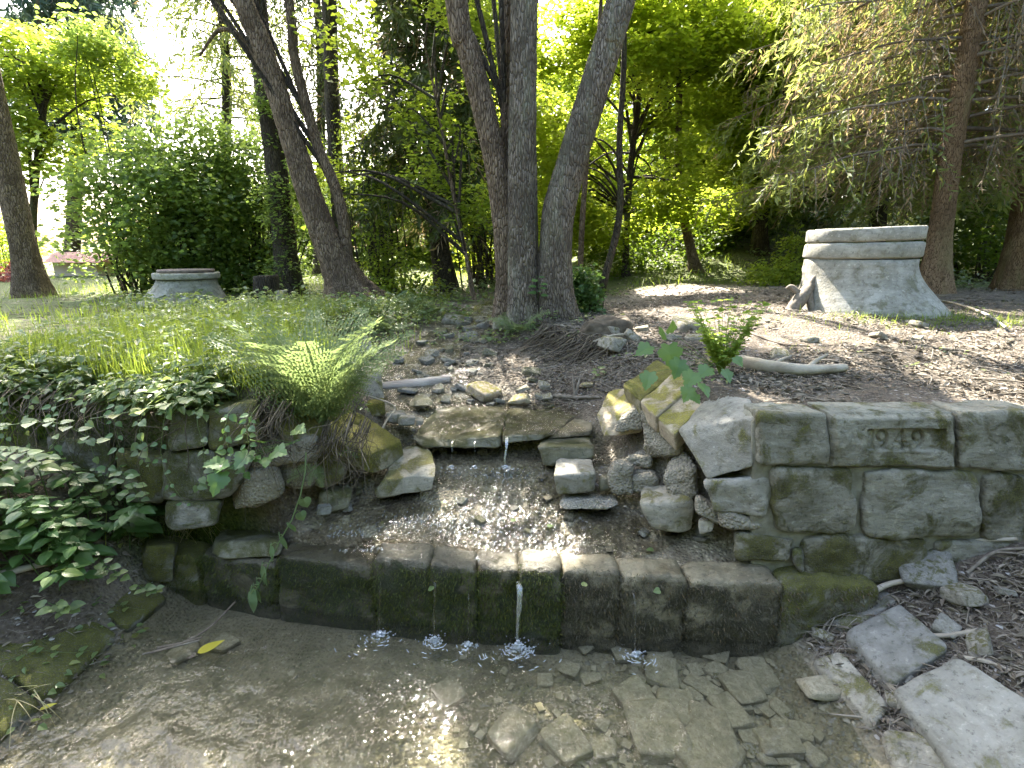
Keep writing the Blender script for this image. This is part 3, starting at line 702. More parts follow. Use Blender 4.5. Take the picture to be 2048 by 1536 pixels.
# ------------------------------------------------------------------ the weir
weir = thing('weir', 'low weir of mossy squared stones with water running over it', 'weir', (0.1, 2.0, 0))
WS = [(286, 400, 1112, 'darkmoss'), (400, 552, 1126, 'weir'), (551, 747, 1130, 'weir'), (746, 862, 1130, 'weir'), (861, 953, 1142, 'weir'), (953, 1038, 1146, 'weir'), (1038, 1122, 1148, 'weir'),
      (1122, 1242, 1150, 'weir_tan'), (1242, 1379, 1160, 'weir_tan'), (1378, 1568, 1172, 'weir_tan'), (1567, 1762, 1178, 'darkmoss')]
weir_st = []
def on_weir(px, z):
    x = 0.0
    for _ in range(8):
        Y = float(yweir(x)) - 0.05
        a, b, c = ray(px, 1200); t = Y / b; x = a * t
    return np.array((x, Y, z))
for i, (a, b, pt, m) in enumerate(WS):
    bl, br = on_weir(a + 2, -0.14), on_weir(b - 2, -0.14); jut = rng.uniform(-.012, .02); bl[1] += jut; br[1] += jut
    a0, b0, c0 = ray((a + b) / 2, pt)
    zt = CAM_Z + c0 * ((bl[1] + br[1]) / 2) / b0
    tl, tr = bl.copy(), br.copy(); tl[2] = tr[2] = zt
    tl[1] += 0.02; tr[1] += 0.02
    dp = np.array((0, 0.15, 0.004))
    c8 = [bl, br, tr, tl, bl + (0, 0.3, 0), br + (0, 0.3, 0), tr + dp, tl + dp]
    V, F = hexrock(c8, n=28, k=11, amp=0.022, freq=9, seed=140 + i, oct=5, ridge=0.35)
    o = obj('stone', V, F, M[m], weir)
    weir_st.append((o, bl, br, zt, V, m))

# sloping flags at the sides of the pool
def PS(px, py, side, off=0.0):
    a, b, c = ray(px, py)
    # z = k*(x - x0) + off  on the sloping banks
    k, x0 = (0.44, 1.25) if side > 0 else (-0.42, -1.8)
    t = (k * (0 - x0) + off - CAM_Z) / (c - k * a)
    return (a * t, b * t, CAM_Z + c * t)
def flag(label, pts, side, m, seed, th=0.12, off=0.035, k=11, amp=0.014):
    stone('flagstone', label, 'paving stone', slab4([PS(x, y, side, off) for x, y in pts], th), m, n=22, k=k, amp=amp, freq=6, seed=seed, oct=5, group=None)
flag('square dark flagstone with a moss patch in the top of the right slope', [(1786, 1366), (1906, 1290), (1800, 1200), (1688, 1262)], 1, 'grey_dark', 161, off=0.05)
flag('largest pale flagstone at the lower right corner of the pool', [(1990, 1640), (2230, 1500), (1916, 1306), (1784, 1374)], 1, 'pale', 162, off=0.06, k=12, amp=.02)
flag('grey wet flagstone dipping into the water at the right edge', [(1748, 1448), (1776, 1404), (1680, 1296), (1622, 1316)], 1, 'grey', 163, th=0.10, off=0.03, k=8)
flag('rounded grey flagstone at the bottom edge by the water', [(1820, 1600), (1930, 1580), (1850, 1462), (1762, 1452)], 1, 'grey', 164, off=0.03, k=6)
flag('dark flat stone tucked under the wall foot and twigs', [(1700, 1262), (1800, 1196), (1760, 1170), (1650, 1236)], 1, 'grey_dark', 165, off=0.02)
flag('dark green flagstone below the ruined wall on the left slope', [(252, 1256), (336, 1192), (240, 1138), (160, 1186)], -1, 'darkmoss', 166)
flag('large mossy flagstone at the left edge of the pool', [(90, 1392), (238, 1262), (120, 1204), (-70, 1300)], -1, 'darkmoss', 167)
flag('mossy flagstone cut off by the lower left corner', [(-60, 1520), (84, 1398), (-76, 1306), (-200, 1390)], -1, 'darkmoss', 168)

# ------------------------------------------------------------------ water
def grid_surface(name, xs, ys, zf, mat, keep=None):
    X, Y = np.meshgrid(xs, ys); Z = zf(X, Y)
    i = np.arange(X.size).reshape(X.shape)
    F = np.stack([i[:-1, :-1], i[:-1, 1:], i[1:, 1:], i[1:, :-1]], -1).reshape(-1, 4)
    V = np.stack([X, Y, Z], -1).reshape(-1, 3)
    if keep is not None:
        k = keep(V[:, 0], V[:, 1], V[:, 2]); F = F[k[F].all(1)]
        used = np.unique(F); mp = -np.ones(len(V), int); mp[used] = np.arange(len(used)); V = V[used]; F = mp[F]
    return obj(name, V, F, mat, base=(0, 0, 0))
falls_x = [on_weir(p, 0)[0] for p in (765, 875, 940, 1035, 1266)]
def pool_z(x, y):
    p = np.stack([x, y, 0 * x], -1)
    act = 0.0045 + 0.006 * np.exp(-((y - 1.25) / 0.35) ** 2) * (1 - ss(0.1, 0.9, x))
    z = act * fbm(p * (13, 17, 1), 3, 61) + 0.0015 * fbm(p * 45, 2, 66)
    for fx in falls_x:
        fy = yweir(fx) - 0.14
        r = np.hypot(x - fx, y - fy)
        z = z + 0.008 * np.sin(r * 70) * np.exp(-r / 0.15)
    return z * (0.45 + 0.55 * (1 - ss(0.2, 0.8, x)))
tag(grid_surface('water', np.arange(-2.1, 1.75, 0.016), np.concatenate([np.arange(-6, 0.7, 0.1), np.arange(0.7, 2.3, 0.016)]), pool_z, M['pool_water'],
    lambda x, y, z: (y < yweir(x) + 0.1)), 'clear shallow pool below the weir', kind='structure')
def film_z(x, y):
    p = np.stack([x, y, 0 * x], -1)
    base = np.maximum(H0(x, y), H0(x, np.maximum(y, yweir(x) + .14)) * 1.0) + 0.03 * fbm(p * 2.2, 4, 3)
    base = base + 0.012 * (1 - ss(.1, .2, y - yweir(x)))
    rip = 0.008 * fbm(p * (26, 12, 1), 3, 71) + 0.026 * np.maximum(0, fbm(p * (22, 9, 1), 3, 75)) * np.exp(-((y - 2.33) / 0.13) ** 2)
    return base + 0.004 + rip
def film_keep(x, y, z):
    cx, hw = np.interp(y, CY, CCX), np.interp(y, CY, CHW)
    return (np.abs(x - cx) < hw + 0.02) & (y > yweir(x) - 0.03) & (x < 0.62 + 0.25 * np.sin(y * 9))
tag(grid_surface('stream_water', np.arange(-1.5, 1.3, 0.013), np.arange(1.95, 7.5, 0.016), film_z, M['film'], film_keep), 'thin sheet of stream water running down the stepped bed', kind='structure')
# water over the broad upper slab and over the weir lip
def sheet_z(x, y):
    p = np.stack([x, y, 0 * x], -1)
    return 0.607 + 0.07 * (y - 2.82) + 0.006 * fbm(p * (14, 8, 1), 3, 81) + 0.014
def sheet_keep(x, y, z):
    return (x > -0.56 + 0.22 * (y - 2.8)) & (x < 0.44 + 0.03 * np.sin(y * 20)) & (y > 2.83 + 0.02 * np.sin(x * 17))
tag(grid_surface('slab_water', np.arange(-0.7, 0.6, 0.013), np.arange(2.8, 3.42, 0.013), sheet_z, M['film'], sheet_keep), 'thin water sliding over the broad upper slab', kind='structure')
# ------------------------------------------------------------------ plant helpers
def spline(pts, n):
    p = np.asarray(pts, float)
    if len(p) == 2: p = np.stack([p[0], (p[0] + p[1]) / 2, p[1]])
    q = np.vstack([2 * p[0] - p[1], p, 2 * p[-1] - p[-2]])
    t = np.linspace(0, len(p) - 1 - 1e-6, n); i = t.astype(int); f = (t - i)[:, None]
    a, b, c, d = q[i], q[i + 1], q[i + 2], q[i + 3]
    return 0.5 * (2 * b + (c - a) * f + (2 * a - 5 * b + 4 * c - d) * f ** 2 + (3 * b - a - 3 * c + d) * f ** 3)
def tube(pts, rad, seg=6, cap=True):
    p = np.asarray(pts, float); n = len(p)
    rad = np.broadcast_to(np.asarray(rad, float), (n,))
    T = unit(np.gradient(p, axis=0))
    ref = np.array((0.0, 1.0, 0.0)) if abs(T[:, 1]).mean() < 0.8 else np.array((1.0, 0, 0))
    A = unit(np.cross(T, ref)); B = np.cross(A, T)
    th = np.linspace(0, 2 * math.pi, seg, endpoint=False)
    V = p[:, None] + rad[:, None, None] * (np.cos(th)[None, :, None] * A[:, None] + np.sin(th)[None, :, None] * B[:, None])
    i = np.arange(n * seg).reshape(n, seg); j = np.roll(i, -1, 1)
    F = np.stack([i[:-1], j[:-1], j[1:], i[1:]], -1).reshape(-1, 4)
    V = V.reshape(-1, 3)
    if cap:
        V = np.vstack([V, p[:1], p[-1:]]); a = np.arange(seg)
        F0 = np.stack([np.full(seg, n * seg), i[0], j[0], j[0]], -1)[:, :3]
        F1 = np.stack([np.full(seg, n * seg + 1), j[-1], i[-1]], -1)
        return V, [F, np.concatenate([F0, F1])]
    return V, [F]
class Bag:
    """collects pieces of one mesh"""
    def __init__(s): s.V = []; s.F = {}; s.n = 0
    def add(s, V, F):
        V = np.asarray(V, float).reshape(-1, 3)
        for f in (F if isinstance(F, list) else [F]):
            if len(f): s.F.setdefault(np.asarray(f).shape[1], []).append(np.asarray(f) + s.n)
        s.V.append(V); s.n += len(V)
    def tube(s, *a, **k): s.add(*tube(*a, **k))
    def out(s): return np.concatenate(s.V), [np.concatenate(f) for f in s.F.values()]
    def obj(s, name, mat, parent=None, smooth=True, base=None):
        V, F = s.out(); return obj(name, V, F, mat, parent, smooth, base)
def leaf4(Cn, D, N, L, W, fold=0.12):
    """folded diamond leaves: one quad each"""
    n = len(Cn); L = np.broadcast_to(L, (n,))[:, None]; W = np.broadcast_to(W, (n,))[:, None]
    D = unit(D); S = unit(np.cross(N, D)); N = np.cross(D, S)
    a = Cn; b = Cn + 0.45 * L * D + 0.5 * W * S + fold * W * N; c = Cn + L * D; d = Cn + 0.45 * L * D - 0.5 * W * S + fold * W * N
    V = np.stack([a, b, c, d], 1).reshape(-1, 3)
    return V, np.arange(4 * n).reshape(n, 4)
def leaf6(Cn, D, N, L, W, fold=0.15, droop=0.12):
    """ovate leaves of two quads folded on the midrib"""
    n = len(Cn); L = np.broadcast_to(L, (n,))[:, None]; W = np.broadcast_to(W, (n,))[:, None]
    D = unit(D); S = unit(np.cross(N, D)); N = np.cross(D, S)
    pts = [Cn, Cn + .25 * L * D + .46 * W * S + fold * W * N, Cn + .62 * L * D + .36 * W * S + fold * W * N - droop * .3 * L * N, Cn + L * D - droop * L * N,
           Cn + .62 * L * D - .36 * W * S + fold * W * N - droop * .3 * L * N, Cn + .25 * L * D - .46 * W * S + fold * W * N]
    V = np.stack(pts, 1).reshape(-1, 3); b = np.arange(n)[:, None] * 6
    return V, np.concatenate([b + np.array([[0, 1, 2, 3]]), b + np.array([[0, 3, 4, 5]])])
def strips(Cn, D, L, W, sag=0.0, side=None, nseg=2):
    """narrow curved ribbons (blades, roots)"""
    n = len(Cn); L = np.broadcast_to(L, (n,))[:, None]; W = np.broadcast_to(W, (n,))[:, None]
    D = unit(D); sag = np.broadcast_to(sag, (n,))[:, None]
    S = unit(np.cross(D, np.array((0.0, 0, 1)) + 0.01 * rng.normal(size=(n, 3)))) if side is None else side
    rows = []
    for k in range(nseg + 1):
        t = k / nseg
        c = Cn + D * L * t - np.array((0, 0, 1.0)) * sag * L * t * t
        w = W * (1 - 0.85 * t) * 0.5
        rows += [c - S * w, c + S * w]
    V = np.stack(rows, 1); m = V.shape[1]; b = np.arange(n)[:, None] * m
    F = np.concatenate([b + np.array([[2 * k, 2 * k + 1, 2 * k + 3, 2 * k + 2]]) for k in range(nseg)])
    return V.reshape(-1, 3), F
SD = np.array(SUN)
# openings cut through the crowns to let sun onto spots: (ground point, radius)
GAPS = [((-0.20, 3.75, 0.78), 0.42), ((-0.02, 4.05, 0.85), 0.3), ((0.68, 2.92, 0.85), 0.20), ((1.05, 2.5, 1.15), 0.26), ((-0.38, 1.22, 0.0), 0.29), ((-1.0, 0.95, 0.0), 0.44), ((2.4, 7.0, 1.2), 0.7), ((-3.9, 4.3, 1.0), 0.6),
        ((-3.6, 4.7, 1.0), 1.0), ((2.5, 2.4, 1.0), 0.35), ((-2.4, 3.3, 1.0), 0.6), ((-4.6, 4.4, 1.0), 0.8), ((-0.1, 2.45, 0.35), 0.22), ((3.2, 9.6, 1.7), 1.2), ((-1.0, 2.8, .9), .4), ((.1, 2.25, .33), .28), ((-.35, 2.45, .4), .25), ((1.0, 4.3, 1.1), .3), ((-1.3, 5.2, 1.1), .5), ((-2.0, 2.5, 1.0), .3), ((-1.3, 1.6, 0), .3)]
_u = np.cross(SD, (0, 0, 1.0)); _u /= np.linalg.norm(_u); _w = np.cross(_u, SD)
SPERP = np.stack([_u, _w, np.zeros(3)], 1)
def shadowing(Pts):
    """which points would not block the sun from the openings"""
    keep = np.ones(len(Pts), bool)
    for g, r in GAPS:
        v = Pts - np.array(g); t = v @ SD
        d = np.linalg.norm(v - t[:, None] * SD, axis=1)
        keep &= ~((d < r) & (t > 0.8))
    # crowns above the view are thinned so sun reaches deep into the clearing
    g = Pts - SD * ((Pts[:, 2:3] - 1.0) / SD[2])
    above = Pts[:, 2] > 2.1 + 0.43 * Pts[:, 1]
    keep &= ~(above & (g[:, 1] > 5.6) & (fbm(Pts @ SPERP * 0.9, 2, 44) > -0.3))
    keep &= ~(above & (fbm(Pts @ SPERP * 2.0, 2, 46) > 0.26) & ~((g[:, 0] > -1.2) & (g[:, 1] < 2.8)))  # random holes added above the view for dappled light
    return keep
def ell(n, c, r, shell=0.35):
    u = unit(rng.normal(size=(n, 3))); k = rng.uniform(shell, 1, n) ** (1 / 2.2)
    return np.array(c) + u * k[:, None] * np.array(r)
def E(px, py, Y, rx, ry, rz): return (P(px, py, Y), (rx, ry, rz))
def foliage(ells, nper, per, rad, thick, L, W, tilt=0.5, gate=-0.15, gs=0.55, gaps=True, up=1.0, hang=0.0):
    """clumps of leaves in ellipsoids; returns leaf mesh and the clump centres"""
    cs = np.concatenate([ell(int(nper * r[0] * r[1] * r[2] ** 0.5 + 6), c, r) for c, r in ells])
    cs = cs[fbm(cs * gs, 2, 31) > gate]
    if gaps: cs = cs[shadowing(cs)]
    n = len(cs) * per; c = np.repeat(cs, per, 0)
    rr = rad * np.repeat(rng.uniform(0.6, 1.3, len(cs)), per)
    a = rng.uniform(0, 2 * math.pi, n); q = np.sqrt(rng.uniform(0, 1, n)) * rr
    lean = np.repeat(rng.normal(size=(len(cs), 2)) * 0.25, per, 0)
    off = np.stack([q * np.cos(a), q * np.sin(a), rng.normal(size=n) * thick], -1)
    off[:, 2] += off[:, 0] * lean[:, 0] + off[:, 1] * lean[:, 1] - hang * q * q
    p = c + off
    D = np.stack([np.cos(a) + rng.normal(size=n) * .6, np.sin(a) + rng.normal(size=n) * .6, rng.normal(size=n) * 0.35 - 0.15 - hang], -1)
    N = np.stack([rng.normal(size=n) * tilt, rng.normal(size=n) * tilt, np.full(n, up)], -1)
    s = rng.uniform(0.65, 1.25, n)
    if gaps:
        k = shadowing(p); p, D, N, s = p[k], D[k], N[k], s[k]
    return leaf4(p, D, N, L * s, W * s), cs
def trunk_mesh(pts, rad, n=140, seg=44, amp=0.10, seed=1, flare=0.0, fr=9.0):
    c = spline(pts, n); r = np.interp(np.linspace(0, 1, n), np.linspace(0, 1, len(rad)), rad)
    h = np.concatenate([[0], np.cumsum(np.linalg.norm(np.diff(c, axis=0), axis=1))])
    r = r * (1 + flare * np.exp(-h / (2.2 * rad[0])))
    V, F = tube(c, r, seg)
    th = np.tile(np.linspace(0, 2 * math.pi, seg, endpoint=False), n); hh = np.repeat(h, seg); R = np.repeat(r, seg)
    cc = np.repeat(c, seg, 0); d = unit(V[:n * seg] - cc)
    q = np.stack([np.cos(th) * R * fr * 4, np.sin(th) * R * fr * 4, hh * fr * 0.8], -1)
    ridge = 0.5 - np.abs(fbm(q, 3, seed)) * 1.6
    big = fbm(np.stack([np.cos(th) * 1.1, np.sin(th) * 1.1, hh * 1.3], -1), 3, seed + 5)
    lob = flare * 0.35 * np.exp(-hh / (2.0 * rad[0])) * np.cos(th * 5 + seed)
    V[:n * seg] += d * (R * (amp * ridge + 0.10 * big + lob))[:, None]
    return V, F
def P3(lst, Y): return [np.array(P(x, y, Y if not isinstance(Y, (list, tuple)) else Y[i])) for i, (x, y) in enumerate(lst)]
def extend(pts, dz, dx=0.0, dy=0.0):
    return list(pts) + [pts[-1] + np.array((dx, dy, dz)) * 0.5, pts[-1] + np.array((dx * 1.1, dy, dz))]
def limbs(root, src, targets, r0, mat, seg=6, bend=0.25):
    """thin boughs from the trunk to leaf clumps, joined as the twigs of the tree"""
    b = Bag()
    for t in targets:
        k = np.clip(np.argmin(np.linalg.norm(src - (t - np.array((0, 0, 0.5 + 0.35 * np.linalg.norm(t - src, axis=1).min()))), axis=1)), 0, len(src) - 1); k = int(np.clip(k + rng.integers(-7, 8), 0, len(src) - 1))
        s = src[k]; m = (s + t) / 2 + np.array((*rng.normal(size=2) * bend * 0.4, bend))
        c = spline([s, m, t], 9); L = np.linalg.norm(t - s)
        b.tube(c, np.linspace(min(r0, 0.012 + 0.008 * L), 0.004, 9), seg=seg, cap=False)
    o = b.obj('twigs', mat, root); o['kind'] = 'stuff'
def tree(name, label, cat, pts, rad, bark, ells=None, leaf=None, group=None, nper=60, per=60, crad=0.4, thick=0.06, L=0.07, W=0.045, nl=26, seed=1, flare=0.5, amp=0.1, n=110, seg=32, stems=(), gate=-0.15, tilt=0.5, fr=9.0, hang=0.0, gaps=True):
    base = np.array(pts[0], float)
    root = thing(name, label, cat, base, group)
    V, F = trunk_mesh(pts, rad, n, seg, amp, seed, flare, fr)
    obj('trunk', V, F, M[bark], root)
    src = spline(pts, 40)[9:]
    for i, (sp, sr) in enumerate(stems):
        V, F = trunk_mesh(sp, sr, max(24, n // 2), max(8, seg // 2), amp, seed + 20 + i, 0.0, fr)
        obj('branch', V, F, M[bark], root); src = np.vstack([src, spline(sp, 24)[8:]])
    if ells:
        (V, F), cs = foliage(ells, nper, per, crad, thick, L, W, gate=gate, tilt=tilt, hang=hang, gaps=gaps)
        o = obj('crown', V, F, M[leaf], root, smooth=False); o['kind'] = 'stuff'
        if nl: limbs(root, src, cs[rng.choice(len(cs), min(nl, len(cs)), False)], 0.026, M['bark_dark'])
    return root
def spruce(name, label, pts, rad, z0, z1, l0, l1, nb, mat='needle', dead=0.0, deadmat='needle_dead', droop=0.5, twigs=24, tl=0.45, nl=12, L=0.10, W=0.016, bark='bark_spruce', seed=1, flare=0.35, hang=0.9, group=None, gaps=True, sector=None, twigmat='twig_grey'):
    base = np.array(pts[0], float); root = thing(name, label, 'tree', base, group)
    V, F = trunk_mesh(pts, rad, 120, 36, 0.05, seed, flare, 12.0)
    obj('trunk', V, F, M[bark], root)
    c = spline(pts, 80); zz = c[:, 2]
    top = np.array((c[-1][0], c[-1][1], max(z1, zz[-1])))
    bb = Bag(); gp = []; gd = []; gs = []; dpn = []; dd = []; dsz = []; tw = Bag()
    for k in range(nb):
        f = (k + rng.uniform(0, 0.9)) / nb
        z = z0 + (z1 - z0) * f
        o = np.array([np.interp(z, zz, c[:, 0]), np.interp(z, zz, c[:, 1]), z]) if z < zz[-1] else c[-1] + (top - c[-1]) * ((z - zz[-1]) / max(0.01, top[2] - zz[-1]))
        az = k * 2.39996 + rng.uniform(-.3, .3)
        if sector: az = sector[0] + (az % (2 * math.pi)) / (2 * math.pi) * (sector[1] - sector[0])
        d = np.array((math.cos(az), math.sin(az), 0)); ln = (l0 + (l1 - l0) * f) * rng.uniform(0.7, 1.15)
        s = np.linspace(0, 1, 9)[:, None]
        path = o + d * ln * s + np.array((0, 0, 1.0)) * ln * (0.12 * s - droop * s ** 2 + 0.16 * s ** 4)
        path = path + np.cumsum(rng.normal(size=path.shape) * 0.02 * ln / 2, 0)
        bb.tube(path, np.linspace(0.008 + 0.006 * ln, 0.004, 9), seg=5, cap=False)
        lat = np.array((-d[1], d[0], 0))
        for t in np.linspace(0.12, 1.0, twigs):
            q = np.array([np.interp(t, s[:, 0], path[:, j]) for j in range(3)])
            sg = rng.choice((-1, 1)); dirv = unit(lat * sg * rng.uniform(.25, .8) + d * rng.uniform(0.1, .6) + np.array((0, 0, -hang * rng.uniform(.5, 1.2))))
            l = tl * rng.uniform(0.5, 1.2) * (1.15 - 0.55 * t)
            isd = rng.uniform() < dead * (1.35 - t)
            u = np.linspace(0.0, 1, nl)[:, None]
            pp = q + dirv * l * u + np.array((0, 0, -0.25)) * l * u ** 2
            nd = unit(dirv + rng.normal(size=(nl, 3)) * (0.7 if not isd else 0.45))
            tgt = (dpn, dd, dsz) if isd else (gp, gd, gs)
            tgt[0].append(pp); tgt[1].append(nd); tgt[2].append(np.full(nl, 1.0) * rng.uniform(.7, 1.3))
            tw.add(*strips(q[None], dirv[None], np.array([l]), np.array([0.009]), 0.25, nseg=2))
    V, F = bb.out(); o = obj('branches', V, F, M[bark if bark == 'bark_dark' else 'twig'], root); o['kind'] = 'stuff'
    V, F = tw.out()
    if gaps: F = [f[shadowing(V[f[:, 0]])] for f in F]
    o = obj('twigs', V, F, M[twigmat], root); o['kind'] = 'stuff'
    for (p_, d_, s_, m_, wk, nm) in ((gp, gd, gs, mat, 1.0, 'needles'), (dpn, dd, dsz, deadmat, 0.55, 'dry_needles')):
        if not p_: continue
        p, d, s = np.concatenate(p_), np.concatenate(d_), np.concatenate(s_)
        if gaps:
            k = shadowing(p); p, d, s = p[k], d[k], s[k]
        V, F = leaf4(p, d, unit(rng.normal(size=p.shape)), L * s, W * s * wk, 0.05)
        o = obj(nm, V, F, M[m_], root, smooth=False); o['kind'] = 'stuff'
    return root

# ------------------------------------------------------------------ the trees in the middle
def on_ground(p):
    p = np.array(p, float); p[2] = hz(p[0], p[1]) - 0.05; return p
A0 = P3([(1022, 642), (1018, 560), (1012, 480), (994, 340), (962, 200), (933, 90), (912, 0)], 5.25)
tree('tree', 'grey-brown trunk that curves to the left out of the trio of trunks', 'tree', extend(A0, 5.5, -0.6, 0.5), [0.145, 0.125, 0.115, 0.11, 0.105, 0.10, 0.095, 0.07, 0.03], 'bark_brown',
     [(( -1.2, 6.3, 7.2), (2.2, 2.0, 2.0)), ((-2.0, 5.0, 9.0), (2.0, 2.0, 1.6))], 'alder', nper=40, per=80, crad=0.5, L=0.10, W=0.072, nl=26, seed=3, n=190, seg=56, amp=0.09,
     stems=[(P3([(1014, 330), (1010, 240), (1012, 120), (1016, -20)], 5.3), [0.045, 0.042, 0.04, 0.038])])
B0 = P3([(1050, 650), (1047, 560), (1045, 420), (1044, 300), (1046, 150), (1048, 0)], 5.15)
tree('tree', 'straight grey trunk standing upright in the middle of the trio', 'tree', extend(B0, 6.0, 0.1, 0.2), [0.165, 0.145, 0.135, 0.13, 0.125, 0.115, 0.09, 0.04], 'bark_grey',
     [((0.3, 6.4, 8.4), (2.2, 2.0, 2.2)), ((0.2, 5.2, 10.5), (2.0, 2.2, 1.6)), ((-0.2, 8.1, 8.4), (2.0, 1.8, 1.1))], 'alder', nper=40, per=80, crad=0.5, L=0.10, W=0.072, nl=26, seed=4, n=190, seg=56, amp=0.09)  # last crown clump added above the view to shade the flagstones
C0 = P3([(1112, 655), (1110, 570), (1113, 480), (1120, 410), (1150, 300), (1185, 185), (1215, 90), (1242, 0)], 5.1)
tree('tree', 'thick grey trunk leaning to the right of the trio', 'tree', extend(C0, 5.5, 1.6, 0.4), [0.185, 0.155, 0.145, 0.15, 0.135, 0.13, 0.128, 0.125, 0.09, 0.04], 'bark_grey',
     [((2.2, 6.2, 7.4), (2.4, 2.0, 1.9)), ((2.4, 5.0, 9.2), (2.2, 2.4, 1.6))], 'alder', nper=40, per=80, crad=0.5, L=0.10, W=0.072, nl=26, seed=5, n=200, seg=56, amp=0.09)
D0 = P3([(705, 610), (688, 560), (655, 485), (622, 400), (590, 300), (553, 180), (515, 70), (482, -10)], 6.3)
D1 = P3([(702, 590), (696, 540), (686, 440), (668, 370), (636, 295), (612, 210), (588, 110), (576, -10)], 6.35)
D2 = P3([(560, 200), (520, 130), (490, 80), (440, 60), (400, 110)], 6.3)
tree('tree', 'twin-stemmed leaning tree with a hollow at its base left of the stream', 'tree', extend(D0, 4.5, -1.4, 0.3), [0.20, 0.155, 0.145, 0.14, 0.125, 0.115, 0.11, 0.10, 0.07, 0.03], 'bark_brown',
     [((-4.4, 6.6, 7.4), (2.2, 2.0, 1.5)), ((-2.9, 7.3, 8.4), (2.0, 1.8, 1.6)), E(800, 60, 6.8, 0.9, 0.7, 0.6), E(720, 150, 6.9, .7, .6, .5)], 'alder', nper=50, per=70, crad=0.42, L=0.085, W=0.062, nl=30, seed=6, n=190, seg=48, amp=0.12, flare=0.9,
     stems=[(extend(D1, 4.0, -0.5, 0.3), [0.09, 0.075, 0.068, 0.065, 0.06, 0.056, 0.052, 0.05, 0.03, 0.02]), (D2, [0.04, 0.032, 0.026, 0.02, 0.012])])
# bright leaves hanging into view left of the curved trunk
tree('tree', 'slim sapling stem with bright leaves left of the curved trunk', 'tree', P3([(948, 600), (930, 500), (905, 380), (880, 240), (850, 90)], 6.6), [0.03, 0.026, 0.022, 0.016, 0.01], 'bark_brown',
     [E(905, 70, 6.5, 0.75, 0.5, 0.6), E(810, 130, 6.7, 0.75, 0.5, 0.6), E(700, 330, 6.9, 0.45, 0.4, 0.55), E(860, 300, 6.9, 0.5, 0.4, 0.5), E(960, 420, 6.8, .35, .3, .4)], 'alder', nper=200, per=40, crad=0.22, L=0.075, W=0.055, nl=20, seed=7, n=40, seg=10, gate=-0.4)

# ------------------------------------------------------------------ further trunks
def simple(label, px, Y, rad, bark, seed, ells=None, leaf='alder', up=4.0, **kw):
    p = P3(px, Y); p[0] = on_ground(p[0])
    return tree('tree', label, 'tree', extend(p, up, (p[-1][0] - p[-2][0]) * 1.5, 0.2), list(rad) + [rad[-1] * 0.7, rad[-1] * 0.25], bark, ells, leaf, seed=seed, n=90, seg=22, **kw)
simple('dark ivy-grown trunk behind the stump and marker stone', [(578, 596), (572, 520), (560, 400), (545, 280), (528, 150), (515, 20)], 8.0, [0.18, 0.155, 0.15, 0.145, 0.14, 0.13], 'bark_dark', 11,
       [E(560, 480, 7.9, .35, .3, 1.0), E(545, 300, 7.9, .35, .3, .9), E(560, 400, 8.0, .3, .3, .9)], 'bush', nper=200, per=40, crad=0.16, L=0.06, W=0.045, nl=0, gate=-0.5)
simple('straight dark trunk seen through the fork of the twin-stemmed tree', [(692, 588), (684, 470), (672, 330), (664, 180), (658, 0)], 9.2, [0.15, 0.13, 0.12, 0.115, 0.11], 'bark_dark', 12)
simple('leaning trunk at the left edge of the clearing', [(66, 590), (48, 500), (28, 400), (8, 300), (-14, 190)], 8.2, [0.19, 0.165, 0.155, 0.15, 0.14], 'bark_brown', 13, [((-9.5, 8.6, 9.0), (2.2, 2.0, 2.0))], 'alder', nper=20, per=60, L=0.1, W=0.07)
simple('thin dark crooked sapling right of the trio', [(1198, 592), (1212, 545), (1232, 470), (1241, 400), (1239, 280), (1247, 150), (1250, 20)], 7.2, [0.055, 0.05, 0.046, 0.043, 0.038, 0.034, 0.03], 'bark_dark', 14)
simple('thin straight sapling just behind the leaning trunk', [(1160, 575), (1163, 470), (1172, 340), (1182, 220), (1196, 100)], 7.6, [0.042, 0.04, 0.036, 0.032, 0.028], 'bark_brown', 15)
simple('pale half-lit trunk at the foot of the hillside', [(1392, 556), (1384, 510), (1368, 440), (1356, 380)], 9.5, [0.10, 0.085, 0.075, 0.07], 'bark_brown', 16)
# beeches with bright sunlit leaves
simple('dark beech trunk on the hillside carrying bright yellow-green tiers', [(1516, 532), (1520, 470), (1522, 380), (1512, 260), (1500, 140), (1492, 20)], 10.5, [0.15, 0.125, 0.115, 0.11, 0.10, 0.09], 'bark_dark', 17,
       [E(1400, 150, 10.2, 1.7, 1.6, 1.6), E(1480, 330, 10.0, 1.1, 1.2, 1.0), E(1560, 60, 10.6, 1.5, 1.6, 1.4), E(1640, 180, 11.5, 1.2, 1.3, 1.2)], 'beech', nper=110, per=80, crad=0.42, thick=0.06, L=0.10, W=0.072, nl=40, gate=-0.3)
simple('slender beech with airy bright foliage behind the leaning trunk', [(1250, 585), (1252, 480), (1262, 330), (1280, 180), (1300, 40)], 9.6, [0.07, 0.06, 0.055, 0.05, 0.045], 'bark_dark', 18,
       [E(1230, 330, 9.4, 1.3, 1.2, 1.3), E(1300, 130, 9.6, 1.4, 1.3, 1.4), E(1130, 170, 10, 1.2, 1.2, 1.4), E(1370, 380, 9.6, 1.0, 1.0, 0.7), E(1120, 420, 10.5, 0.8, 0.8, 0.8)], 'beech', nper=130, per=80, crad=0.40, thick=0.06, L=0.095, W=0.068, nl=50, gate=-0.3)
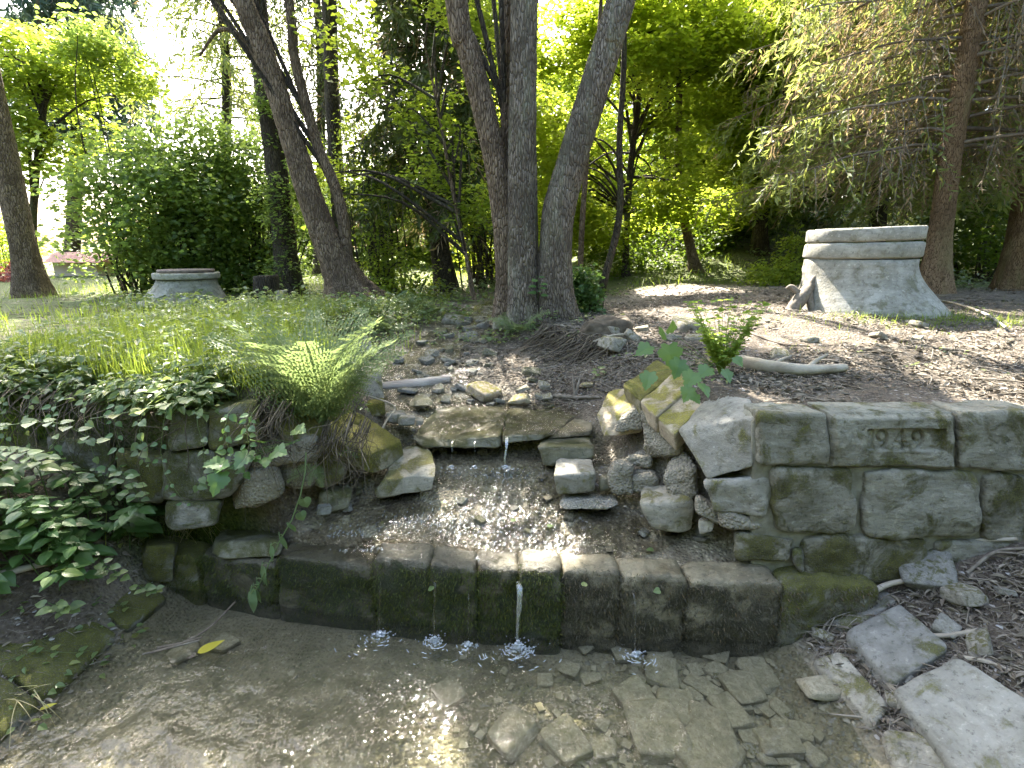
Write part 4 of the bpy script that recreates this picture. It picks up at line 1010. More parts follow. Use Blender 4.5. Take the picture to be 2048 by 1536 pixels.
for (px, py, Y, lab, s, lf, ex) in ((1330, 556, 14.0, 'beech further back filling the gap above the sunlit path', 19, 'beech', [E(1320, 250, 13.5, 2.2, 1.8, 2.4), E(1300, 30, 14, 2.6, 1.8, 2.2), E(1200, 430, 14, 1.6, 1.4, 1.0)]),
                       (1060, 580, 15.0, 'pale green tree glowing behind the trio of trunks', 20, 'beech', [E(1080, 250, 15, 2.2, 1.8, 2.4), E(1000, 470, 15, 1.5, 1.4, 1.0), E(1100, 30, 15, 2.4, 1.8, 2.2)]),
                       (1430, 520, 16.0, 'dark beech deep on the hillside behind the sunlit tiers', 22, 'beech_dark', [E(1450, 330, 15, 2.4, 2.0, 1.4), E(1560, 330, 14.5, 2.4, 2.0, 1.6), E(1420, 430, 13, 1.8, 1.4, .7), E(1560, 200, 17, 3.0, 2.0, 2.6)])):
    simple(lab, [(px, py), (px + 5, 420), (px + 4, 250), (px + 10, 60)], Y, [0.13, 0.11, 0.10, 0.09], 'bark_dark', s, ex, lf, nper=40, per=56, crad=0.55, thick=0.10, L=0.14, W=0.10, nl=24, gate=-0.3)

# ------------------------------------------------------------------ spruces
p = P3([(895, 600), (880, 500), (872, 430), (866, 300), (862, 150), (862, 0)], 9.0); p[0] = on_ground(p[0])
spruce('spruce_tree', 'dark spruce with hanging branches left of the trio', extend(p, 7, 0.0, 0.1), [0.19, 0.16, 0.15, 0.14, 0.13, 0.12, 0.08, 0.03], 2.4, 9.0, 1.5, 0.9, 120, 'needle', 0.25, 'needle_dead', 0.55, 34, 0.6, 12, 0.15, 0.038, 'bark_dark', 31, gaps=True)
p = P3([(1870, 562), (1880, 470), (1898, 330), (1920, 200), (1946, 60), (1962, -30)], 6.1); p[0] = on_ground(p[0])
spruce('spruce_tree', 'tall brown spruce trunk rising directly behind the right concrete shaft', extend(p, 8, 0.35, 0.0), [0.155, 0.115, 0.108, 0.104, 0.10, 0.096, 0.07, 0.03], 2.7, 9.0, 2.5, 1.5, 140, 'needle_light', 0.65, 'needle_dead', 0.42, 44, 0.62, 15, 0.10, 0.022, 'bark_spruce', 32, hang=0.75, sector=(math.radians(275), math.radians(560)))
p = P3([(2030, 560), (2040, 480), (2062, 340), (2085, 200)], 6.9); p[0] = on_ground(p[0])
spruce('spruce_tree', 'spruce trunk cut by the right edge of the picture', extend(p, 8, 0.4, 0.0), [0.18, 0.14, 0.13, 0.12, 0.09, 0.04], 2.9, 8.5, 2.6, 1.6, 76, 'needle_light', 0.75, 'needle_dead', 0.45, 40, 0.62, 14, 0.10, 0.022, 'bark_spruce', 33, hang=0.75, sector=(math.radians(275), math.radians(560)))
p = P3([(1760, 480), (1765, 300), (1770, 100)], 9.5); p[0] = on_ground(p[0])
spruce('spruce_tree', 'bushy green spruce on the bank behind the right concrete shaft', extend(p, 7, 0.0, 0.1), [0.14, 0.12, 0.11, 0.08, 0.03], 2.6, 9.0, 2.6, 1.2, 100, 'needle_light', 0.12, 'needle_dead', 0.40, 28, 0.6, 12, 0.14, 0.036, 'bark_dark', 34, hang=0.6)
p = P3([(1950, 500), (1955, 300), (1960, 100)], 11.0); p[0] = on_ground(p[0])
spruce('spruce_tree', 'dark spruce closing the wood between the two brown trunks', extend(p, 7, 0.0, 0.1), [0.14, 0.12, 0.11, 0.08, 0.03], 2.6, 9.0, 2.9, 1.4, 84, 'needle', 0.4, 'needle_dead', 0.40, 26, 0.65, 10, 0.17, 0.04, 'bark_dark', 35, hang=0.7)
p = P3([(150, 590), (150, 400), (150, 100)], 15.0); p[0] = on_ground(p[0])
spruce('spruce_tree', 'blue-green spruce far behind the big bush', extend(p, 8, 0.0, 0.1), [0.2, 0.17, 0.13, 0.08, 0.03], 4.6, 15.0, 2.0, 0.7, 120, 'needle_blue', 0.0, 'needle_dead', 0.4, 28, 0.7, 11, 0.22, 0.06, 'bark_dark', 36, hang=0.9, gaps=False)
p = P3([(455, 590), (450, 400), (450, 100)], 12.5); p[0] = on_ground(p[0])
spruce('spruce_tree', 'pale larch with thin drooping sprays behind the twin-stemmed tree', extend(p, 8, 0.0, 0.1), [0.13, 0.11, 0.09, 0.06, 0.03], 4.6, 13.5, 2.2, 0.9, 100, 'needle_light', 0.1, 'needle_dead', 0.45, 26, 0.85, 12, 0.14, 0.03, 'bark_dark', 37, hang=1.1, gaps=False)
p = P3([(640, 590), (640, 400), (640, 100)], 13.5); p[0] = on_ground(p[0])
spruce('spruce_tree', 'thin larch with hanging sprays between the leaning stems', extend(p, 8, 0.0, 0.1), [0.13, 0.11, 0.09, 0.06, 0.03], 4.2, 13.5, 1.9, 0.9, 90, 'needle', 0.15, 'needle_dead', 0.5, 24, 0.9, 12, 0.14, 0.03, 'bark_dark', 38, hang=1.2, gaps=False)

# ------------------------------------------------------------------ bushes
def bush(name, label, cat, ells, leaf, nstem, base_px, Y, nper, per, crad, L, W, seed, thick=0.12, gate=-0.25, gaps=True, rs=0.022):
    bpx, bpy = base_px; b = np.array(P(bpx, bpy, Y)); b[2] = hz(b[0], b[1])
    root = thing(name, label, cat, b)
    (V, F), cs = foliage(ells, nper, per, crad, thick, L, W, tilt=0.9, gate=gate, gaps=gaps)
    o = obj('leaves', V, F, M[leaf], root, smooth=False); o['kind'] = 'stuff'
    bag = Bag()
    for t in cs[rng.choice(len(cs), min(nstem, len(cs)), False)]:
        s = np.array((b[0] + (t[0] - b[0]) * 0.55 + rng.normal() * 0.12, b[1] + (t[1] - b[1]) * 0.4, 0)); s[2] = hz(s[0], s[1]) - 0.03
        m = s + (t - s) * np.array((0.25, 0.25, 0.65)) + rng.normal(size=3) * 0.1
        bag.tube(spline([s, m, t], 10), np.linspace(rs * rng.uniform(.5, 1.2), 0.004, 10), seg=5, cap=False)
    o = bag.obj('stems', M['bark_dark'], root); o['kind'] = 'stuff'
    return root
bush('bush', 'tall dense bush with sunlit upper leaves behind the left concrete shaft', 'bush', [E(230, 430, 8.6, 1.5, 1.0, 1.5), E(170, 280, 8.8, 1.0, .9, 1.2), E(350, 430, 8.4, 1.1, .9, 1.2), E(270, 200, 8.8, .8, .8, .9), E(110, 440, 8.8, .8, .8, 1.3), E(100, 330, 8.8, .6, .7, .9), E(380, 300, 8.8, .7, .7, .8), E(310, 150, 9.0, .7, .7, .7), E(210, 140, 9.0, .7, .7, .6), E(400, 220, 9.0, .5, .5, .6)], 'bush', 80, (280, 596), 8.6, 190, 50, 0.26, 0.085, 0.062, 41, gate=.04, gaps=False)
bush('bush', 'dark thicket of arching stems between the bush and the ivy trunk', 'bush', [E(450, 430, 8.8, .8, .7, 1.1), E(500, 350, 9.0, .7, .6, .7), E(620, 480, 9.4, .8, .7, 1.0), E(480, 540, 8.8, 0.9, .6, .5)], 'bush', 80, (500, 592), 8.9, 210, 50, 0.26, 0.075, 0.055, 42, gate=-0.15)
bush('bush', 'light thicket of thin stems between the twin-stemmed tree and dark spruce', 'bush', [E(770, 470, 8.4, .6, .6, .9), E(730, 330, 8.8, .5, .5, .7), E(820, 560, 8.0, .6, .5, .4)], 'alder', 50, (780, 605), 8.2, 260, 40, 0.2, 0.06, 0.045, 43, gate=-0.1)
bush('hazel_bush', 'spreading hazel with slanting stems left of the curved trunk', 'bush', [E(950, 400, 9.5, .8, .7, .8), E(985, 500, 9.5, .5, .5, .5), E(960, 300, 10, .8, .7, .8)], 'beech', 30, (1000, 590), 9.2, 170, 40, 0.25, 0.075, 0.055, 44, gate=-0.1, rs=0.035)
bush('bush', 'low leafy bush right behind the leaning trunk of the trio', 'bush', [E(1160, 572, 5.7, .19, .2, .2), E(1170, 610, 5.6, .14, .16, .16)], 'nettle', 12, (1165, 618), 5.6, 3000, 26, 0.1, 0.055, 0.042, 45, thick=0.05, gate=-1, rs=0.006)
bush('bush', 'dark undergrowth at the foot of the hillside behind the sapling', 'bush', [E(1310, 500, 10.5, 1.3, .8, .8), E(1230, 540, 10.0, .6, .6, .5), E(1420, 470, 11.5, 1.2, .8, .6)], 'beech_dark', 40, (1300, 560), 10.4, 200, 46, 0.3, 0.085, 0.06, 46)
bush('bush', 'bright green shrub in front of the hillside left of the right shaft', 'bush', [E(1545, 560, 7.4, .42, .4, .22), E(1590, 520, 7.8, .3, .3, .35)], 'alder', 24, (1560, 590), 7.5, 900, 30, 0.14, 0.055, 0.035, 47, thick=0.06, gate=-1, rs=0.006)
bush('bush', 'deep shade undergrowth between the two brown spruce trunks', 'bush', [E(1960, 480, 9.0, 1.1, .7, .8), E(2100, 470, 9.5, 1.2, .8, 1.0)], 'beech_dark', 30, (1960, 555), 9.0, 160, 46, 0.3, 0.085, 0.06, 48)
bush('shrub', 'dull red-leaved shrub at the far left behind the leaning trunk', 'shrub', [E(14, 562, 11.5, .55, .5, .32)], 'redleaf', 14, (14, 592), 11.5, 500, 36, 0.2, 0.07, 0.05, 49, gate=-1, gaps=False)
bush('shrub', 'far sunny shrub at the left edge above the red shrub', 'shrub', [E(-10, 490, 15, 1.2, .8, .8), E(30, 520, 16, .9, .8, .5)], 'beech', 14, (0, 580), 15, 60, 46, 0.35, 0.11, 0.08, 50, gate=-1, gaps=False)
p = P3([(70, 590), (66, 450), (75, 320), (90, 180)], 9.8); p[0] = on_ground(p[0])
tree('tree', 'young maple with glowing yellow-green leaves at the upper left', 'tree', extend(p, 1.5, 0.2), [0.07, 0.06, 0.055, 0.045, 0.03, 0.015], 'bark_dark', [E(120, 220, 9.8, 1.0, .8, .8), E(60, 130, 10, .9, .8, .6), E(200, 150, 9.6, .8, .7, .7), E(70, 330, 9.8, .7, .6, .7)], 'alder', nper=110, per=50, crad=.3, L=.10, W=.08, nl=26, seed=61, n=50, seg=12, gate=-.05, gaps=False)
# the far wood behind everything, one mass
def far_wood():
    ells = []
    for (px, Y, h, rx) in ((1060, 22, 5, 4), (1250, 24, 7, 4), (1450, 26, 9, 5), (1700, 20, 8, 4), (1900, 19, 8, 4), (2150, 16, 7, 4), (2400, 14, 7, 4), (860, 20, 3.6, 3), (720, 19, 2.8, 2.6), (560, 17, 2.4, 2.4), (400, 17, 2.0, 2.4), (960, 18, 2.6, 2)):
        c = np.array(P(px, 500, Y)); c[2] = hz(c[0], c[1]) + h * 0.45
        ells.append((c, (rx, 1.6, h * 0.6)))
    (V, F), cs = foliage(ells, 12, 30, 1.0, 0.35, 0.34, 0.25, tilt=1.0, gate=-0.6, gaps=False)
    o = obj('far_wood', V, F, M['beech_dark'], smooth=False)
    tag(o, 'far leafy wood closing the view behind the trees', kind='stuff')
far_wood()

def screen_wood():  # out-of-view foliage added to cut the flat sky light on the wall
    ells = []
    for (x, y, h, rx) in ((-9, -7, 9, 4), (-3, -10, 10, 4.5), (4, -10, 10, 4.5), (10, -7, 9, 4), (13, 0, 9, 3.5), (-12, -1, 8, 3.5), (0, -6.5, 6, 3)):
        ells.append(((x, y, h * 0.55), (rx, 2.0, h * 0.5)))
    (V, F), cs = foliage(ells, 9, 40, 1.1, 0.4, 0.34, 0.25, tilt=1.0, gate=-0.5, gaps=False)
    tag(obj('screen_wood', V, F, M['beech_dark'], smooth=False), 'unseen leafy wood added behind the viewer to hold back sky light', kind='stuff')
screen_wood()
# ------------------------------------------------------------------ placing things on the ground
def GP(px, py):
    a, b, c = ray(px, py)
    t = np.concatenate([np.arange(0.8, 8, 0.01), np.arange(8, 60, 0.05)])
    z = CAM_Z + c * t; g = H(a * t, b * t)
    k = np.argmax(z < g) if (z < g).any() else len(t) - 1
    return np.array((a * t[k], b * t[k], g[k]))
def lathe(rings, seg=72, wob=0.0, seed=0):
    """rings of (x, y, z, r); closed at both ends"""
    th = np.linspace(0, 2 * math.pi, seg, endpoint=False)
    V = np.stack([np.stack([x + r * np.cos(th), y + r * np.sin(th), np.full(seg, z)], -1) for x, y, z, r in rings])
    n = len(rings); i = np.arange(n * seg).reshape(n, seg); j = np.roll(i, -1, 1)
    F = np.stack([i[:-1], j[:-1], j[1:], i[1:]], -1).reshape(-1, 4)
    V = V.reshape(-1, 3)
    if wob:
        V = V + wob * np.stack([fbm(V * 5, 3, seed), fbm(V * 5, 3, seed + 1), 0.7 * fbm(V * 5, 3, seed + 2)], -1)
    V = np.vstack([V, [rings[0][:3]], [rings[-1][:3]]])
    F0 = np.stack([np.full(seg, n * seg), j[0], i[0]], -1); F1 = np.stack([np.full(seg, n * seg + 1), i[-1], j[-1]], -1)
    return V, [F, np.concatenate([F0, F1])]
def ringset(cx, cy, z0, z1, r, bev=0.018, tilt=(0, 0)):
    return [(cx, cy, z0, r - bev), (cx, cy, z0 + bev * .4, r - bev * .3), (cx, cy, z0 + bev, r), (cx, cy, (z0 + z1) / 2, r), (cx, cy, z1 - bev, r), (cx, cy, z1 - bev * .4, r - bev * .3), (cx, cy, z1, r - bev), (cx, cy, z1, r * 0.5)]
def shear(V, c, sx, sy):
    V = np.asarray(V, float); V[:, 2] += (V[:, 0] - c[0]) * sx + (V[:, 1] - c[1]) * sy; return V

# right concrete shaft
cxr, cyr = 3.20, 4.75
sh = thing('manhole_shaft', 'large concrete manhole cone with two stacked rings in front of the spruce', 'manhole', (cxr + 0.12, cyr - 0.08, 1.1))
dv = np.array((0.83, -0.56))
rs = []
for t in np.linspace(0, 1, 14):
    r = 0.66 + (0.450 - 0.66) * ss(0.0, 1.0, min(1, t / 0.86)) ** 0.9 if t < 0.86 else 0.442
    o = 0.17 * (1 - min(1, t / 0.86))
    rs.append((cxr + dv[0] * o, cyr + dv[1] * o, 1.02 + 0.60 * t, r))
V, F = lathe(rs, 96, 0.012, 3); obj('cone', V, F, M['concrete'], sh)
V, F = lathe(ringset(cxr, cyr, 1.632, 1.765, 0.458), 96, 0.006, 5); obj('ring', shear(V, (cxr, cyr), 0.02, 0.0), F, M['concrete_dark'], sh)
V, F = lathe(ringset(cxr, cyr, 1.778, 1.895, 0.455), 96, 0.006, 8); obj('lid', shear(V, (cxr, cyr), 0.035, 0.01), F, M['concrete'], sh)
# left concrete shaft
cxl, cyl = -4.42, 6.95
sl = thing('manhole_shaft', 'smaller concrete manhole cone with a rusty iron rim in the grass', 'manhole', (cxl, cyl, 1.0))
V, F = lathe([(cxl - 0.12 * (1 - t), cyl, 0.92 + 0.40 * t, 0.56 - 0.20 * ss(0, 1, t)) for t in np.linspace(0, 1, 12)], 80, 0.01, 11); obj('cone', V, F, M['concrete'], sl)
V, F = lathe(ringset(cxl, cyl, 1.325, 1.405, 0.395, 0.012), 80, 0.003, 12); obj('ring', V, F, M['concrete_dark'], sl)
V, F = lathe(ringset(cxl, cyl, 1.408, 1.448, 0.335, 0.01), 80, 0.002, 13); obj('iron_rim', V, F, M['iron'], sl)
# twisted dead wood leaning on the right shaft
def wood(name, label, cat, pts, rad, mat, seed=1, seg=12, amp=0.12, forks=(), n=30):
    root = None
    V, F = trunk_mesh(pts, rad, n, seg, amp, seed, 0.0, 14.0)
    o = obj(name, V, F, M[mat], None); tag(o, label, cat)
    for i, (fp, fr) in enumerate(forks):
        V, F = trunk_mesh(fp, fr, 18, 8, amp, seed + i + 1, 0.0, 14.0); obj('side_branch', V, F, M[mat], o)
    return o
w0 = GP(1582, 620)
wood('dead_root', 'twisted grey piece of root leaning against the right concrete shaft', 'root', [w0 + (0, 0, -.02), w0 + (0.10, 0.03, 0.12), w0 + (0.20, 0.10, 0.21), w0 + (0.27, 0.12, 0.33)], [0.05, 0.055, 0.05, 0.035, 0.02], 'twig_grey', 5, 12, 0.3,
     [([w0 + (0.10, 0.03, 0.12), w0 + (0.02, 0.08, 0.2), w0 + (-0.02, 0.1, 0.18)], [0.03, 0.02, 0.01]), ([w0 + (0.16, 0.05, 0.15), w0 + (0.17, 0.0, 0.05), w0 + (0.19, -0.02, -0.03)], [0.035, 0.03, 0.03])])
# stump and marker stone by the ivy trunk
s0 = GP(537, 604)
V, F = lathe([(s0[0], s0[1], s0[2] - 0.1 + z, r) for z, r in ((0, .19), (.12, .175), (.3, .165), (.42, .16), (.455, .15), (.46, .08))], 36, 0.03, 21)
tag(obj('tree_stump', V, F, M['bark_dark']), 'grey cut tree stump left of the little marker stone', 'stump')
m0 = GP(565, 606)
V, F = hexrock([m0 + q for q in ((-.06, -.05, -.05), (.06, -.05, -.05), (.055, -.05, .17), (-.055, -.05, .17), (-.06, .06, -.05), (.06, .06, -.05), (.055, .06, .17), (-.055, .06, .17))], n=8, k=14, amp=.006, freq=12, seed=5)
tag(obj('marker_stone', V, F, M['pale']), 'small square pale marker stone with a yellow top in front of the ivy trunk', 'marker stone')
k0 = GP(1178, 612)
V, F = tube(spline([k0 + (0, 0, -.06), k0 + (0.005, 0, .1), k0 + (0.0, 0.01, .23)], 8), [.036, .034, .034, .033, .034, .033, .032, .03], 12)
tag(obj('stake', V, F, M['post_wood']), 'short sawn wooden stake in the ground right of the leaning trunk', 'stake')
g0 = P(452, 590, 9.0); V, F = tube([(g0[0], g0[1], .9), (g0[0], g0[1], 1.7)], [.03, .03], 10)
tag(obj('fence_post', V, F, M['green_metal']), 'green painted metal post in the thicket behind the left shaft', 'post')
b0 = P(957, 590, 16.0)
bt = thing('bird_table', 'thin dark post carrying a small bird table in the sunny clearing', 'bird table', (b0[0], b0[1], b0[2]))
V, F = tube([(b0[0], b0[1], b0[2] - .1), (b0[0], b0[1], b0[2] + .85)], [.025, .02], 8); obj('pole', V, F, M['bark_dark'], bt)
V, F = hexrock([np.array(b0) + q for q in ((-.3, -.2, .85), (.3, -.2, .85), (.3, -.2, .89), (-.3, -.2, .89), (-.3, .2, .85), (.3, .2, .85), (.3, .2, .89), (-.3, .2, .89))], n=2, k=60, amp=0); obj('tray', V, F, M['post_wood'], bt)
# the houses beyond
def house(label, px, Y, w, d, h, wallm, ridge, base_z, wins=()):
    c = P(px, 500, Y); x, y, z = c[0], c[1], base_z
    r = thing('house', label, 'house', (x, y, z))
    def box(x0, x1, y0, y1, z0, z1):
        return hexrock([(x0, y0, z0), (x1, y0, z0), (x1, y0, z1), (x0, y0, z1), (x0, y1, z0), (x1, y1, z0), (x1, y1, z1), (x0, y1, z1)], n=2, k=200, amp=0)
    V, F = box(x - w / 2, x + w / 2, y, y + d, z, z + h); obj('wall', V, F, M[wallm], r, smooth=False)
    e = 0.35
    Vr = np.array([(x - w / 2 - e, y - e, z + h + .003), (x + w / 2 + e, y - e, z + h + .003), (x + w / 2 + e, y + d + e, z + h + .003), (x - w / 2 - e, y + d + e, z + h + .003), (x - w / 2 - e, y + d / 2, z + h + ridge), (x + w / 2 + e, y + d / 2, z + h + ridge)])
    obj('roof', Vr, [np.array([(0, 1, 5, 4), (2, 3, 4, 5), (0, 3, 2, 1)]), np.array([(0, 4, 3), (1, 2, 5)])], M['rooftile'], r, smooth=False)
    for wx, wz in wins:
        V, F = box(x + wx - .5, x + wx + .5, y - .05, y + .02, z + wz, z + wz + 1.3); f = obj('window', V, F, M['plaster'], r, smooth=False)
        V, F = box(x + wx - .42, x + wx + .42, y - .058, y - .052, z + wz + .08, z + wz + 1.22); obj('pane', V, F, M['glass'], f, smooth=False)
house('white house glimpsed between the dark spruce and the curved trunk', 950, 30.0, 6.0, 6.0, 3.6, 'plaster', 2.2, 0.9, ((-1.2, 1.2), (1.2, 1.2)))
house('low beige shed behind the left edge of the bush', 142, 13.0, 1.1, 1.2, 0.65, 'beige', 0.25, 0.75)

# ------------------------------------------------------------------ log, sticks and drift wood
def stick(label, px, r0, r1, mat, lift=0.0, name='stick', cat='stick', seed=1, side=(), pool=False, seg=9):
    pts = []
    for q in px:
        p = np.array(PZ(q[0], q[1], 0.012)) if pool else GP(q[0], q[1])
        p[2] += (q[2] if len(q) > 2 else 0) + r0 * 0.8 + lift; pts.append(p)
    forks = []
    for (i, dx, dy, dz, r) in side:
        a = pts[i]; forks.append(([a, a + np.array((dx, dy, dz)) * .5 + (0, 0, .01), a + np.array((dx, dy, dz))], [r, r * .8, r * .4]))
    return wood(name, label, cat, pts, list(np.linspace(r0, r1, 4)), mat, seed, seg, 0.12, forks, n=26)
lp = [np.array(P(764, 776, 3.72)), np.array(P(830, 770, 3.76)), np.array(P(900, 760, 3.84))]
wood('log', 'short split log lying across the stream above the slabs', 'log', lp, [0.045, 0.05, 0.045, 0.043], 'log', 4, 20, 0.08, n=40)
stick('thick pale root lying on the ground right of the maple seedling', [(1478, 736), (1540, 746), (1610, 752), (1688, 748)], 0.045, 0.022, 'drift', name='dead_branch', cat='branch', seed=2, side=((2, .18, .12, .06, .015), (1, .22, .2, .02, .012)), seg=14)
stick('long pale branch lying right below the right concrete shaft', [(1800, 612, .03), (1880, 610, .03), (1960, 632, .02), (2010, 664, .02)], 0.014, 0.009, 'drift', seed=3, name='dead_branch', cat='branch', side=((0, .05, .1, .14, .008),))
stick('thin dark curved twig along the right border of the gravel', [(1720, 702), (1830, 698), (1950, 708), (2048, 752)], 0.009, 0.006, 'twig_grey', seed=4)
stick('straight pale twig crossing the ground below the shaft stones', [(1480, 660), (1560, 690), (1620, 694)], 0.008, 0.005, 'twig', seed=5)
stick('bleached bent stick lying along the wall foot', [(1856, 1098, .02), (1925, 1103, .03), (1960, 1096, .03), (2030, 1090, .02)], 0.012, 0.008, 'drift', seed=6)
stick('flat splintered piece of pale wood against the lowest block', [(1796, 1118, .05), (1850, 1135, .04), (1908, 1158, .02)], 0.016, 0.010, 'drift', seed=7, name='wood_splinter', cat='wood')
stick('straight pale stick propped from the weir end to the litter', [(1704, 1228, .02), (1760, 1200, .05), (1845, 1172, .03)], 0.014, 0.010, 'drift', seed=8)
stick('short pale stick on the square dark flagstone', [(1846, 1288, .02), (1900, 1284, .02), (1956, 1276, .02)], 0.010, 0.008, 'drift', seed=9)
stick('pale twig in the litter above the largest flagstone', [(1924, 1326, .01), (1970, 1338, .015), (2016, 1352, .01)], 0.009, 0.005, 'drift', seed=10)
stick('forked grey twig in the litter at the right edge', [(1930, 1160, .02), (1985, 1120, .03), (2048, 1112, .03)], 0.008, 0.006, 'twig_grey', seed=11, side=((1, .1, -.08, .02, .005),))
stick('long pale stick lying under the nettles on the left bank', [(0, 1172, .03), (70, 1150, .03), (150, 1136, .03)], 0.016, 0.012, 'drift', seed=12)
stick('thin wet stick floating off the left flagstones', [(315, 1298), (372, 1286), (405, 1276)], 0.006, 0.004, 'twig', seed=13, pool=True)
stick('second thin stick floating beside the first at the left', [(285, 1310), (330, 1300), (400, 1282)], 0.005, 0.004, 'twig_grey', seed=14, pool=True)
stick('long curved twig trailing through the water at the left', [(300, 1308), (360, 1290), (420, 1256), (470, 1206)], 0.006, 0.004, 'twig', seed=15, pool=True)
stick('grey slat of wood stuck out of the ruined wall', [(462, 1002, .1), (515, 990, .1), (562, 980, .1)], 0.014, 0.012, 'twig_grey', seed=16)
stick('curved bare root in the stream bank under the trio of trunks', [(1110, 795), (1150, 800), (1200, 798)], 0.016, 0.010, 'twig_grey', seed=17, side=((1, .05, 0.1, .14, .01), (1, -.02, .05, .16, .008)))
stick('pale twig reaching over the bank edge right of the trunks', [(1185, 694, .03), (1220, 684, .04), (1262, 678, .03)], 0.010, 0.006, 'drift', seed=18)
stick('bare twig hanging over the lower mossy slab', [(735, 926, .02), (775, 890, .14), (790, 850, .12), (720, 812, .08)], 0.007, 0.004, 'drift', seed=19)

# ------------------------------------------------------------------ loose stones: shared shapes, one object each
protos = []
for i in range(14):
    r = np.random.default_rng(300 + i)
    sx, sy, sz = 0.5, r.uniform(.28, .5), r.uniform(.10, .28)
    c = [(-sx, -sy, -sz), (sx, -sy, -sz), (sx, -sy, sz), (-sx, -sy, sz), (-sx, sy, -sz), (sx, sy, -sz), (sx, sy, sz), (-sx, sy, sz)]
    c = [np.array(q) * r.uniform(.7, 1.15, 3) for q in c]
    V, F = hexrock(c, n=7, k=12, amp=0.05, freq=3.5, seed=300 + i, chops=4, oct=4)
    protos.append(V - (0, 0, V[:, 2].min() * 0.4)); protos[-1] = (protos[-1], F)
_pm = {}
def pebble(i, mat):
    if (i, mat) not in _pm: _pm[(i, mat)] = make_mesh('stone', *protos[i], M[mat], True)
    return _pm[(i, mat)]
def loose(pos, size, mat, label, cat, group=None, i=None, rz=None, tilt=0.15, name='stone', fz=1.0):
    i = rng.integers(len(protos)) if i is None else i
    Mx = Matrix.Translation(Vector(pos)) @ Matrix.Rotation(rng.uniform(0, 6.28) if rz is None else rz, 4, 'Z') @ Matrix.Rotation(rng.normal() * tilt, 4, 'X') @ Matrix.Rotation(rng.normal() * tilt, 4, 'Y') @ Matrix.Diagonal((size, size, size * fz, 1))
    return tag(inst(name, pebble(i, mat), Mx), label, cat, group)
# stones under the pool water
PS_ = [(1320, 1356, 70, 'block-like stone under water with a smaller one on top'), (1322, 1318, 48, 'small square stone perched behind the block-like one under water'), (1520, 1360, 95, 'dark reddish slab slanting under water near the right bank'),
       (1310, 1480, 150, 'long pale slab under water at the bottom edge'), (1420, 1480, 130, 'layered grey stone under water beside the long pale slab'), (1270, 1410, 90, 'yellowish stone under water right of the ripples'),
       (1350, 1430, 80, 'dull rounded stone under water between the yellowish and layered ones'), (1400, 1385, 66, 'pointed tan stone under water behind the layered one'), (1480, 1390, 80, 'broad flat tan slab under water below the reddish one'),
       (1460, 1440, 80, 'narrow slate lying aslant under water'), (1640, 1420, 90, 'flat triangular slate under water near the right flagstones'), (1410, 1530, 150, 'flat stone under water cut by the bottom edge'),
       (1130, 1500, 100, 'pale oblong stone under water at the bottom, in the ripples'), (1020, 1480, 110, 'yellow-grey stone under water at the bottom centre'), (1560, 1500, 80, 'flat broken slate under water at the lower right'), (1170, 1295, 50, 'small pale stone under water in front of the weir'),
       (1430, 1320, 50, 'split stone under water in front of the tan weir stones'), (1245, 1318, 44, 'grey stone under water right of the main splash'), (900, 1400, 60, 'lone dim stone under water left of the ripples'), (370, 1318, 50, 'flat stone under water by the floating twigs'), (450, 1300, 40, 'pale flat stone under water right of the twigs')]
for px, py, w, lab in PS_:
    p = np.array(PZ(px, py, -0.10)); sz = w * np.linalg.norm(p - (0, 0, 1.7)) / 1000 * (0.9 if w < 85 else 0.70)
    loose((p[0], p[1], hz(p[0], p[1]) + 0.012), sz, 'bedstone', lab, 'stone', tilt=0.05, fz=.6)
k = 0
while k < 95:
    px, py = rng.uniform(960, 1760), rng.uniform(1272, 1540)
    if rng.uniform() > 0.25 + 0.75 * ss(1100, 1450, px): continue
    p = np.array(PZ(px, py, -0.12))
    if p[0] > 1.12 or p[1] > yweir(p[0]) - 0.1: continue
    loose((p[0], p[1], hz(p[0], p[1]) + 0.006), rng.uniform(0.03, 0.10), rng.choice(['bedstone', 'bedstone', 'bedstone', 'grey']), 'small flat silty stone on the pool bed', 'stone', 'small stones on the pool bed', tilt=0.1, fz=.7); k += 1
# pile of flat stones at the bend, bright ones on the tip
for px, py, w, lab, m in ((1040, 800, 42, 'rounded tan stone at the front of the little pile by the slab', 'tan'), (968, 788, 60, 'flat slate propped on the little pile of stones', 'tan'), (1046, 776, 30, 'upright slate at the top of the little pile', 'grey'), (1078, 792, 24, 'grey oval stone at the right of the little pile', 'grey'), (1094, 794, 24, 'pale narrow stone at the right end of the little pile', 'grey'),
                          (1000, 802, 26, 'small square pale stone in the front of the little pile', 'pale'), (982, 806, 24, 'low flat pale stone at the left front of the little pile', 'pale'), (940, 802, 24, 'dark stone at the left end of the little pile', 'grey_dark'), (1174, 769, 30, 'small brick-shaped tan stone on the bank below the roots', 'tan'), (1088, 770, 28, 'thin flat slate lying above the little pile', 'grey'),
                          (1098, 812, 26, 'dark brown stone at the edge of the slab water', 'wet'), (905, 640, 40, 'grey stone in the stream bed near the curved trunk', 'grey')):
    p = GP(px, py + 6); sz = w * np.linalg.norm(p - (0, 0, 1.7)) / 1000 * 0.95
    loose(p + (0, 0, sz * .08), sz, m, lab, 'stone', tilt=0.3)
